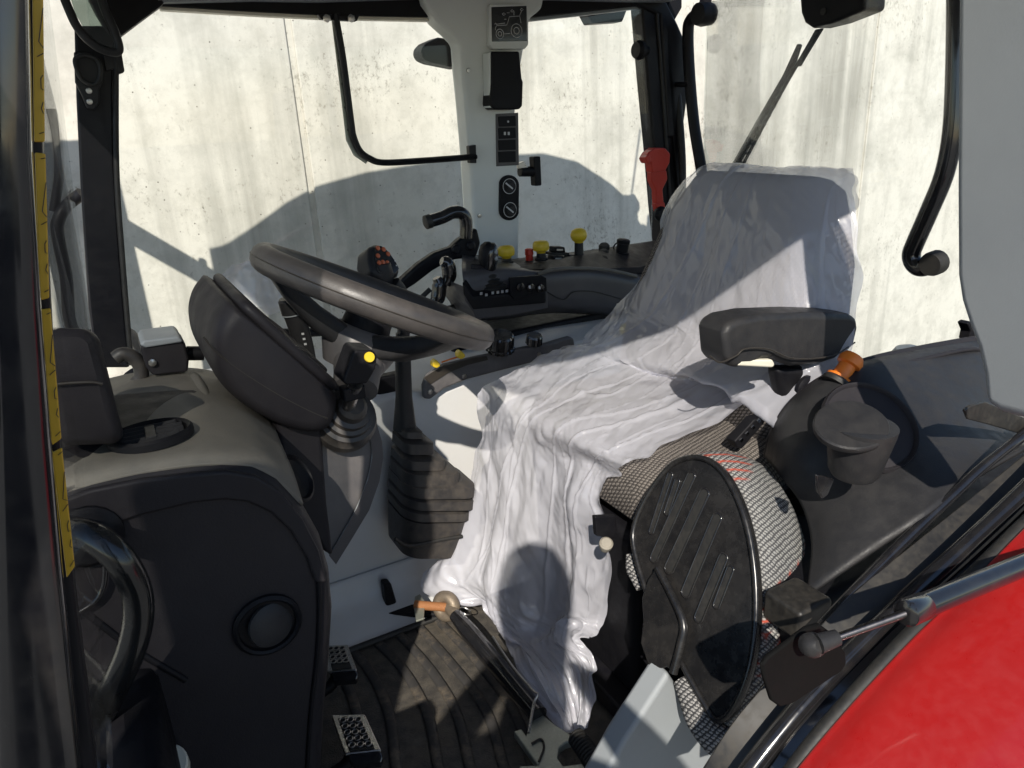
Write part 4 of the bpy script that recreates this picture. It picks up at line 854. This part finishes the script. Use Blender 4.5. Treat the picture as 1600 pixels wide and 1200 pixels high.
for (x0, y0), (x1, y1), wd in (((1047, 742), (1018, 830), 6), ((1058, 752), (1042, 800), 6), ((1080, 744), (1022, 872), 9), ((1100, 772), (1046, 888), 11), ((1120, 810), (1072, 925), 10), ((1130, 872), (1092, 965), 9), ((1141, 890), (1120, 945), 7)):
    a, b = PP(x0, y0, .001), PP(x1, y1, .001); ax_ = unit(b - a); sx = unit(np.cross(pn2, ax_)); hw_ = wd * .00075
    st_pts = [b + hw_ * (ax_ * math.sin(t) + sx * math.cos(t)) for t in [math.pi * k / 8 for k in range(9)]] + [a + hw_ * (-ax_ * math.sin(t) - sx * math.cos(t)) for t in [math.pi * k / 8 for k in range(9)]]
    slab('shell_slot', st_pts, -pn2 * .002, 'rubber', ps_, 0)
    tube('slot_rim', st_pts, .0016, 'gloss_black', ps_, curve=False, closed=True, res=8)
slab('seat_hinge', [PP(x, y, .012) for x, y in ((1022, 890), (1040, 915), (1058, 950), (1070, 980), (1066, 1010), (1052, 1050), (1040, 1042), (1024, 1050), (1012, 1040), (1000, 1005), (1004, 970), (1002, 935), (1012, 905))], -pn2 * .006, 'dirty_shell', ps_, .003, label='dusty black hinge plate of the folded seat')
tube('hinge_rod', [PP(1028, 888, .015), PP(1050, 930, .015), PP(1068, 975, .015), PP(1063, 1010, .015), PP(1052, 1052, .015)], .006, 'dirty_shell', ps_)
tube('lower_bolster', [PP(1064, 1062, -.01), PP(1080, 1090, -.012), PP(1096, 1124, -.014), PP(1122, 1156, -.02), PP(1150, 1166, -.03)], [.012, .018, .021, .022, .02], 'grey_fabric', ps_, n=6, res=12)
tube('side_bolster', [PP(984, 866, -.02), PP(988, 890, -.02), PP(1000, 920, -.02)], [.006, .010, .006], 'grey_fabric', ps_, n=6, res=12)
boxT('passenger_base', .36, .62, -.60, -.42, .0, .36, 'panel_black', tr, .015)

# ================================================================== near rear console over the wheel arch
def rowC(pts, v): return [V(x, y, v + d) for (x, y), d in zip(pts, (.06, .045, .02, 0, 0, 0))]
rc = patch('rear_console', [rowC([(1196, 712), (1212, 660), (1262, 604), (1340, 566), (1440, 543), (1560, 522)], -.42),
                            rowC([(1204, 722), (1222, 672), (1272, 620), (1350, 582), (1450, 560), (1565, 545)], -.455),
                            rowC([(1222, 745), (1246, 705), (1300, 668), (1380, 632), (1470, 610), (1575, 600)], -.51),
                            rowC([(1254, 790), (1284, 752), (1340, 718), (1420, 682), (1500, 655), (1590, 650)], -.56),
                            rowC([(1270, 850), (1304, 815), (1366, 775), (1440, 735), (1520, 698), (1600, 684)], -.61),
                            rowC([(1262, 930), (1300, 905), (1380, 852), (1450, 805), (1520, 750), (1606, 698)], -.655)], 'black_plastic', tr, 8, 6, thick=.006, label='black moulded console over the left wheel arch')
tube('console_ridge', rowC([(1200, 712), (1216, 662), (1266, 607), (1344, 569), (1442, 546), (1560, 525)], -.424), .008, 'dash_plastic', rc)
ty = slab('tray', [V(*p, -.452) - S * .0 for p in ((1362, 594), (1376, 580), (1440, 563), (1535, 550), (1536, 618), (1470, 626), (1450, 628))], -S * .002 - Z * .001, 'gloss_black', rc, .002)
tube('tray_rim', [V(*p, -.456) for p in ((1362, 596), (1374, 580), (1440, 562), (1535, 548), (1540, 616), (1480, 627), (1455, 629))], .004, 'dash_plastic', rc, closed=True, n=5)
# bin well and its lidded cup
wc_ = V(1352, 672, -.53); wa_ = unit(D(-.25, -.62, .75)); wx = unit(R - wa_ * (R @ wa_)); wy = unit(np.cross(wa_, wx))
well = [wc_ + wx * .058 * math.cos(t) + wy * .060 * math.sin(t) for t in [2 * math.pi * k / 36 for k in range(36)]]
loft('bin_well', [[wc_ + (p - wc_) * s + wa_ * h for p in well] for s, h in ((1.16, .012), (1.12, .018), (1.06, .016), (1.0, .004), (.9, .006))], 'dash_plastic', rc, smooth=50)
slab('well_shade_disc', [wc_ + (p - wc_) * .99 + wa_ * .003 for p in well], wa_ * .004, 'panel_black', rc, 0)  # flat dark disc imitates the shaded depth of a recess
cup = lathe('ash_cup', V(1333, 742, -.60), unit(D(.02, -.05, 1)), [(.026, 0), (.031, .008), (.040, .060), (.041, .070)], 'black_plastic', rc, 32, label='lidded black cup standing in the console')
lid_n = unit(D(-.20, -.28, .93)); lc = V(1332, 664, -.60)
lx = unit(R - lid_n * (R @ lid_n)); ly = unit(np.cross(lid_n, lx))
lid = [lc + lx * .042 * math.cos(t) * (1.16 if math.cos(t) < 0 else 1) + ly * .041 * math.sin(t) for t in [2 * math.pi * k / 36 for k in range(36)]]
loft('cup_lid', [[lc + (p - lc) * s + lid_n * h for p in lid] for s, h in ((.97, -.006), (1.01, -.003), (1.01, .002), (.97, .004), (.5, .005))], 'black_plastic', rc, smooth=40)
slab('well_slot', [V(*p, -.60) for p in ((1272, 740), (1284, 742), (1300, 748), (1290, 772), (1282, 778), (1274, 768))], -S * .004, 'gloss_black', rc, .003)
ok = lathe('orange_knob', V(1313, 588, -.44), unit(V(1332, 560, -.44) - V(1313, 588, -.44)), [(.019, -.006), (.020, -.002), (.013, 0), (.013, .020), (.018, .022), (.019, .030), (.015, .038), (.006, .041)], 'orange', tr, 24, label='bright orange mushroom knob behind the armrest')
lathe('knob_collar', V(1310, 592, -.44), unit(V(1332, 560, -.44) - V(1313, 588, -.44)), [(.021, -.010), (.022, -.004), (.018, .001)], 'rubber', ok, 22)
lathe('rear_knob', V(1420, 556, .2), Z, [(.06, -.03), (.055, 0), (.04, .025), (.01, .035)], 'grey_trim', tr, 20)
slab('rear_bracket', [V(*p, -.40) for p in ((1512, 506), (1518, 502), (1524, 512), (1530, 530), (1514, 532), (1517, 518))], S * .02, 'panel_black', tr, .002)
slab('rear_recess', [V(*p, -.64) for p in ((1502, 640), (1512, 632), (1535, 626), (1605, 655), (1608, 682), (1540, 662), (1508, 654))], -S * .004, 'dusty_sill', rc, .004)
boxT('arch_filler', .34, 1.20, -.62, -.44, .0, .44, 'panel_black', tr, .02)

# ---- door sill: rails and seals running down to the front
def strip(name, line, v, r, mat, flat=1., lab=None, **kw):
    return tube(name, [V(x, y, v) for x, y in line], r, mat, tr, n=6, res=14, flat=flat, label=lab)
def band(name, la, va, lb, vb, th, mat, lab=None):
    Aa = spline([V(x, y, va) for x, y in la], 6); Bb = spline([V(x, y, vb) for x, y in lb], 6)
    rg = [[a, b, b - Z * th, a - Z * th] for a, b in zip(Aa, Bb)]
    return loft(name, rg, mat, tr, smooth=30, label=lab, bevel=.002)
band('sill_tread', [(1660, 660), (1560, 742), (1440, 838), (1330, 928), (1250, 1010), (1150, 1120), (1080, 1230)], -.66, [(1680, 700), (1600, 790), (1480, 888), (1370, 985), (1290, 1065), (1200, 1170), (1150, 1230)], -.70, .02, 'dusty_sill', 'dusty black door sill plate')
strip('sill_bead', [(1640, 650), (1545, 722), (1490, 772), (1400, 858), (1310, 950), (1220, 1050), (1130, 1170), (1090, 1235)], -.655, .007, 'gloss_black')
strip('sill_rail', [(1680, 690), (1590, 778), (1500, 862), (1420, 935), (1340, 1012), (1260, 1095), (1190, 1180), (1150, 1235)], -.71, .0115, 'gloss_black', lab='glossy black rail along the door sill')
band('sill_skirt', [(1680, 712), (1600, 795), (1500, 888), (1420, 958), (1340, 1035), (1260, 1120), (1200, 1200), (1180, 1240)], -.72, [(1700, 760), (1620, 822), (1520, 918), (1440, 992), (1360, 1075), (1290, 1155), (1250, 1205), (1230, 1240)], -.745, .03, 'gloss_black')
strip('fender_seal', [(1700, 740), (1610, 812), (1510, 910), (1430, 985), (1350, 1070), (1280, 1150), (1230, 1215)], -.75, .009, 'rubber')
# red fender
fpx = [(1760, 700), (1700, 742), (1612, 815), (1512, 916), (1432, 992), (1352, 1077), (1282, 1157), (1222, 1232)]
fe_uw = [uvw(V(x, y, -.757)) for x, y in fpx]
fe = patch('fender', [[T(u, v, w - dr) for u, _, w in fe_uw] for v, dr in ((-.752, .035), (-.757, .004), (-.765, .0), (-.80, -.002), (-.90, .014), (-.98, .045), (-1.03, .10), (-1.05, .20))], 'red_paint', tr, 8, 8, thick=.004, label='bright red rear fender below the doorway')
# gas strut of the door
gs = tube('gas_strut', Vs([(1415, 958), (1640, 866)], -.80), .0115, 'gloss_black', tr, curve=False, res=18, label='black gas strut of the open door')
lathe('strut_collar', V(1420, 956, -.80), unit(V(1520, 915, -.80) - V(1420, 956, -.80)), [(.0095, -.006), (.0128, -.004), (.0128, .022), (.0115, .024)], 'gloss_black', gs, 20)
tube('strut_rod', [V(1300, 999, -.775), V(1418, 957, -.80)], .0038, 'strut_steel', gs, curve=False, res=14)
tube('rod_end', [V(1278, 1006, -.77), V(1308, 996, -.775)], [.0095, .0075], 'black_plastic', gs, curve=False)
lathe('ball_joint', V(1270, 1008, -.765), unit(D(-.1, -.8, .5)), [(.005, -.011), (.010, -.008), (.012, 0), (.010, .006), (.005, .010)], 'black_plastic', gs, 20)
slab('strut_bracket', Vs([(1192, 1040), (1200, 1028), (1262, 982), (1282, 976), (1298, 988), (1322, 1020), (1324, 1038), (1316, 1050), (1240, 1100), (1220, 1106), (1206, 1096), (1194, 1058)], -.745), S * .006, 'matte_black', gs, .003, label='dusty bracket plate holding the gas strut')
# grey lower trim under the passenger seat and the dark frame next to it
slab('lower_trim', Vs([(1046, 1050), (1060, 1072), (1082, 1110), (1106, 1150), (1150, 1180), (1160, 1240), (930, 1240), (975, 1160)], -.50), S * .04, 'grey_trim', tr, .008, label='pale grey trim panel below the folded seat')
boxo('trim_block', V(1245, 950, -.60), R * .030, S * .03, Z * .022, 'dusty_sill', tr, .006)

# ================================================================== loose top link lying on the floor
tl = tag(empty('top_link', W(760, 1040, .0)), 'greasy black hydraulic rod with a rusty pin lying on the cab floor', 'rod')
tA, tB = W(712, 962, .07), W(842, 1118, .055)
tube('barrel', [tA, tA * .8 + tB * .2, tA * .35 + tB * .65, tB], [.014, .0185, .0185, .017], 'gloss_black', tl, n=4, res=18)
tube('thread', [tA + (tA - tB) * .10, tA], .012, 'muddy_steel', tl, curve=False)
ec = W(697, 947, .07)
v, f = tube_geo([ec + .020 * (unit(D(.3, .2, 1)) * math.cos(t) + unit(D(.5, -.8, 0)) * math.sin(t)) for t in [2 * math.pi * k / 20 for k in range(20)]], .0135, 10, closed=True); mk('ball_eye', v, f, 'muddy_steel', tl)
pa, pb = W(648, 945, .075), W(712, 950, .072)
tube('pin', [pa, pb], .0095, 'rust', tl, curve=False, res=16, label='orange rusty pin')
slab('pin_tab', [W(x, y, .075) for x, y in ((648, 932), (656, 928), (664, 940), (662, 966), (650, 970), (647, 950))], -Z * .004, 'zinc', tl, .001)
v, f = ring_geo(W(727, 955, .08), unit(D(.6, .5, .3)), .013, .0014); mk('ring_clip', v, f, 'steel', tl)
tube('latch_wire', [W(770, 995, .10), W(800, 1040, .10), W(832, 1078, .10), W(840, 1085, .10), W(834, 1100, .09), W(826, 1145, .08)], .0024, 'steel', tl, n=5, res=8)
slab('hook_claw', [W(x, y, .05) for x, y in ((802, 1142), (815, 1138), (822, 1148), (834, 1120), (848, 1116), (868, 1132), (890, 1146), (898, 1156), (884, 1160), (874, 1168), (872, 1184), (880, 1196), (910, 1192), (925, 1215), (800, 1230), (812, 1196), (840, 1195), (822, 1170))], -Z * .016, 'zinc', tl, .003, label='zinc plated hook claw')
tube('claw_spring', [W(831, 1162, .052), W(845, 1155, .052), W(850, 1168, .052), W(842, 1190, .052)], .002, 'ink', tl)
hs = tube('ribbed_hose', [W(900, 1150, .05), W(925, 1180, .05), W(960, 1240, .05)], .0155, 'rubber', tr, n=8, label='ribbed black hose disappearing under the seat')
for i in range(16):
    t = i / 15; c = W(902 + 48 * t, 1153 + 70 * t, .05)
    v, f = ring_geo(c, unit(W(950, 1223, .05) - W(902, 1153, .05)), .0155, .0018, 16); mk('hose_rib', v, f, 'rubber', hs)
sp_ = slab('seat_bracket', Vs([(893, 985), (900, 972), (935, 965), (960, 985), (962, 1010), (945, 1022), (925, 1000), (905, 998)], -.05), S * .02, 'muddy_steel', tr, .004)
lathe('bolt', V(950, 1000, -.055), -S, [(.010, 0), (.010, .008), (.006, .009)], 'chrome', sp_, 6)

# ================================================================== red emergency hammer on the rear pillar
hm = tag(empty('emergency_hammer', V(1030, 330, CV - .02)), 'red plastic emergency hammer clipped to the right rear pillar', 'hammer')
hv_ = CV - .035
slab('handle', Vs([(1018, 268), (1042, 266), (1044, 280), (1036, 296), (1038, 320), (1026, 324), (1025, 298), (1018, 282)], hv_), S * .025, 'red_plastic', hm, .005, 3)
slab('head', Vs([(1008, 248), (1014, 238), (1024, 231), (1040, 231), (1048, 240), (1047, 254), (1040, 268), (1020, 270), (1018, 254), (1012, 256)], hv_ - .005), S * .035, 'red_plastic', hm, .005, 3)
slab('head_tip', Vs([(1008, 246), (1016, 240), (1018, 252), (1012, 256)], hv_ - .008), S * .03, 'red_plastic', hm, .003)
slab('lower_grip', Vs([(1024, 318), (1039, 316), (1040, 330), (1027, 332)], hv_ - .002), S * .02, 'red_plastic', hm, .003)

# ================================================================== plastic sheet thrown over the seat
def sheet_rows():
    rows = []
    def back(t, off, hw, wrap):
        c = back_pt(t) + bn * off; return [c + S * hw * a - bn * wrap * b for a, b in ((1, 1), (.66, .06), (.2, 0), (-.2, 0), (-.76, .02), (-1.16, 1.1))]
    rows.append(back(.90, -.060, .13, .0)); rows.append(back(1.00, -.046, .140, .0)); rows.append(back(1.045, .0, .150, .0))
    rows.append(back(1.0, .055, .168, .03)); rows.append(back(.86, .070, .208, .05)); rows.append(back(.66, .070, .225, .06)); rows.append(back(.45, .076, .255, .05)); rows.append(back(.36, .085, .262, .03))
    def flat(u, w, v0, v1, dw=0., du=(0,) * 6): return [T(u + du[i], v0 + (v1 - v0) * i / 5, w + (dw if i in (0, 5) else 0)) for i in range(6)]
    rows.append(flat(.535, .592, .162, -.375, -.03))
    def seatrow(u, w, v0, near):
        q = uvw(W(*near, w - .004)); return [T(u + (q[0] - u) * (i / 5) ** 1.5, v0 + (q[1] - v0) * i / 5, w - (.004 if i in (0, 5) else 0)) for i in range(6)]
    rows.append(seatrow(.468, .566, .155, (1205, 618))); rows.append(seatrow(.408, .548, .160, (1120, 662))); rows.append(seatrow(.345, .530, .165, (1040, 700))); rows.append(seatrow(.288, .510, .165, (985, 728)))
    vv_ = (.17, .09, .01, -.07, -.15, -.23)
    def pxr(p, vv): return [V(x, y, v) for (x, y), v in zip(p, vv)]
    rows.append(pxr([(748, 690), (775, 695), (815, 702), (860, 712), (915, 722), (962, 742)], vv_))
    rows.append(pxr([(738, 760), (770, 772), (810, 782), (850, 786), (895, 786), (938, 792)], vv_))
    rows.append(pxr([(706, 848), (752, 856), (800, 862), (850, 862), (905, 860), (947, 868)], vv_))
    rows.append(pxr([(666, 922), (736, 914), (788, 936), (850, 950), (900, 945), (950, 966)], (.17, .08, .0, -.08, -.15, -.22)))
    rows.append(pxr([(758, 946), (775, 962), (805, 980), (850, 985), (888, 970), (930, 985)], (.06, .03, -.04, -.09, -.14, -.20)))
    rows.append(pxr([(792, 1000), (805, 1006), (825, 1012), (855, 1014), (885, 1005), (905, 996)], (-.05, -.06, -.10, -.13, -.16, -.19)))
    rows.append(pxr([(806, 1040), (822, 1044), (845, 1046), (872, 1046), (900, 1042), (926, 1034)], (-.14, -.15, -.17, -.19, -.21, -.22)))
    rows.append(pxr([(848, 1100), (858, 1104), (872, 1106), (890, 1104), (908, 1098), (930, 1090)], (-.22, -.22, -.23, -.24, -.25, -.26)))
    rows.append(pxr([(884, 1136), (888, 1142), (895, 1148), (902, 1152), (909, 1150), (916, 1138)], (-.27, -.27, -.28, -.285, -.29, -.29)))
    return rows
def crumple(G):
    a, b, _ = G.shape
    du_ = np.gradient(G, axis=1); dv_ = np.gradient(G, axis=0); nn = np.cross(dv_, du_); nn /= np.linalg.norm(nn, axis=2, keepdims=True) + 1e-9
    I, K = np.meshgrid(np.linspace(0, 21, a), np.linspace(0, 5, b), indexing='ij')
    amp = np.interp(I, [0, 2, 4, 7, 9, 12, 14, 16, 18, 21], [.3, .35, .55, .8, 1.2, .9, 1.2, 1.5, 1.6, 1.0])
    wob = vnoise(np.stack([I * .5, K * .6, I * 0 + 3], -1), 5) * 1.3
    # tension folds: thin ridges along the zero lines of stretched noise, over a slow swell
    def ridge(q, r, seed, wd): return np.exp(-(vnoise(np.stack([q, r, I * 0 + seed], -1), seed) / wd) ** 2)
    swell = vnoise(np.stack([K * .9 + wob, I * .45, I * 0], -1), 1) * .014
    w2_ = vnoise(np.stack([I * 1.1, K * 1.3, I * 0 + 6], -1), 21) * 1.1
    w3_ = vnoise(np.stack([I * 1.3, K * 1.1, I * 0 + 8], -1), 22) * 1.1
    c1 = facet(K * 1.1 + w2_ + I * .10, I * .55 + w3_ * .6, 1) * .012
    c2 = facet(K * 2.1 - I * .45 + w3_ * 1.2, I * 1.4 + w2_ - K * .5, 2) * .0075
    c3 = facet(K * 4.6 + I * .9 + w2_ * 1.6, I * 3.2 - K * .8 + w3_ * 1.5, 3) * .0042
    c4 = facet(K * 10 - I * 1.8 + w3_ * 2, I * 7.5 + w2_ * 2, 4) * .0019
    r1 = ridge(K * 1.3 + wob * .8 + (I - 9) * .16, I * .16, 2, .016) * .0045
    r2 = ridge(K * 2.6 + wob * 1.4 - (I - 11) * .24, I * .24, 3, .012) * .003
    hang = np.clip((I - 12.5) / 2, 0, 1); pl = hang * (.012 * np.sin(K * 3.0 + wob * 4 + I * .12) + .003 * np.sin(K * 8.3 + wob * 7))
    top = np.interp(I, [0, 3, 6, 9, 12, 21], [.20, .35, .55, .85, .9, 1.])
    out = np.clip((swell + c1 + r1 + r2) * top + (c2 + c3 + c4) * np.clip(top * 1.2, 0, 1) + pl, -.016, .045)
    edge = vnoise(np.stack([I * 2.1, K * 0 + 1, I * 0], -1), 11) * .03 * np.clip(np.abs(K / 2.5 - 1) * 4 - 3, 0, 1)
    return G + nn * (out + .005)[..., None] + S * edge[..., None]
sheet = patch('plastic_sheet', sheet_rows(), 'plastic_film', None, nu=40, nv=20, disp=crumple)
n_chk = sheet.data.polygons[len(sheet.data.polygons) // 4].normal
def ply(o, vals):
    a = o.data.attributes.new('ply', 'FLOAT', 'POINT'); a.data.foreach_set('value', np.ascontiguousarray(vals, dtype=np.float32).ravel())
_nr = 20 * (len(sheet_rows()) - 1) + 1; _nc = 40 * 5 + 1
ply(sheet, np.repeat(np.interp(np.linspace(0, len(sheet_rows()) - 1, _nr), [0, 7, 9, 12, 14, 21], [.46, .46, .50, .54, .60, .64])[:, None], _nc, 1))
tag(sheet, 'crumpled translucent white plastic sheet draped over the driver seat', 'plastic sheet')
def scrap(name, px, v, amp, lab):
    rows = [[V(x, y, v + .02 * math.sin(i * 2.1 + k)) for k, (x, y) in enumerate(r)] for i, r in enumerate(px)]
    def dsp(G):
        return G + S * (amp * (vnoise(G * 22, 3) + .6 * vnoise(G * 55, 4)))[..., None] + Z * (amp * .5 * vnoise(G * 35, 8))[..., None]
    o = patch(name, rows, 'plastic_film', None, 14, 14, disp=dsp); ply(o, [.34] * len(o.data.vertices))
    return tag(o, lab, 'plastic sheet')
scrap('plastic_wrap', [[(345, 430), (385, 405), (425, 400), (462, 418)], [(360, 462), (400, 440), (440, 436), (480, 452)], [(385, 505), (420, 490), (460, 488), (500, 500)]], .40, .06, 'loose clear crumpled plastic behind the instrument pod')

# ================================================================== the photographer on the cab step (only the shade shows in the picture)
import bmesh
def person():
    J = [(-.06, -.42, .50, .135), (-.06, -.40, .74, .140), (-.06, -.38, .90, .145), (-.06, -.36, 1.06, .080), (-.06, -.34, 1.18, .055), (-.06, -.32, 1.28, .083), (-.06, -.31, 1.37, .088), (-.06, -.32, 1.45, .055),
         (-.23, -.37, .99, .068), (-.30, -.30, .88, .050), (-.17, -.14, .96, .040), (-.11, -.09, .99, .040),
         (.11, -.37, .99, .068), (.19, -.30, .88, .050), (.10, -.14, .93, .040), (.05, -.10, .96, .040),
         (-.15, -.40, .42, .095), (-.17, -.32, .04, .066), (-.17, -.20, -.30, .048), (-.17, -.10, -.34, .044),
         (.03, -.40, .42, .095), (.05, -.32, .04, .066), (.05, -.20, -.30, .048), (.05, -.10, -.34, .044)]
    E_ = [(0, 1), (1, 2), (2, 3), (3, 4), (4, 5), (5, 6), (6, 7), (2, 8), (8, 9), (9, 10), (10, 11), (2, 12), (12, 13), (13, 14), (14, 15), (0, 16), (16, 17), (17, 18), (18, 19), (0, 20), (20, 21), (21, 22), (22, 23)]
    fing = []
    for h, sx in ((11, 1), (15, -1)):
        x, y, z, _ = J[h]
        for k in range(5):
            i = len(J)
            if k == 4: pts = [(x + sx * .01, y + .02, z + .02), (x + sx * .03, y + .03, z + .035)]
            else: pts = [(x - sx * (.02 - .014 * k), y + .04, z - .018 + .012 * k), (x - sx * (.01 - .014 * k), y + .045, z - .016 + .014 * k)]
            for p in pts: J.append((*p, .009))
            E_ += [(h, i), (i, i + 1)]
    c = A([-.06, -.25, -.38])
    me = bpy.data.meshes.new('person'); bm = bmesh.new(); lay = bm.verts.layers.skin.verify()
    vsb = []
    for i, (x, y, z, r) in enumerate(J):
        v = bm.verts.new(A([x, y, z]) - c); v[lay].radius = (r * (1.25 if i in (0, 1, 2) else 1), r); v[lay].use_root = i == 0; vsb.append(v)
    for a, b in E_: bm.edges.new((vsb[a], vsb[b]))
    bm.to_mesh(me); bm.free(); me.materials.append(MATS['jacket'])
    o = bpy.data.objects.new('person', me); col.objects.link(o); o.location = c; WL[o.name] = c
    o.modifiers.new('skin', 'SKIN').use_smooth_shade = True; m = o.modifiers.new('sub', 'SUBSURF'); m.levels = 1; m.render_levels = 1
    return tag(o, 'person in a dark jacket standing on the cab step outside the doorway', 'person')
surf('jacket', (.06, .065, .08), .8)
person()
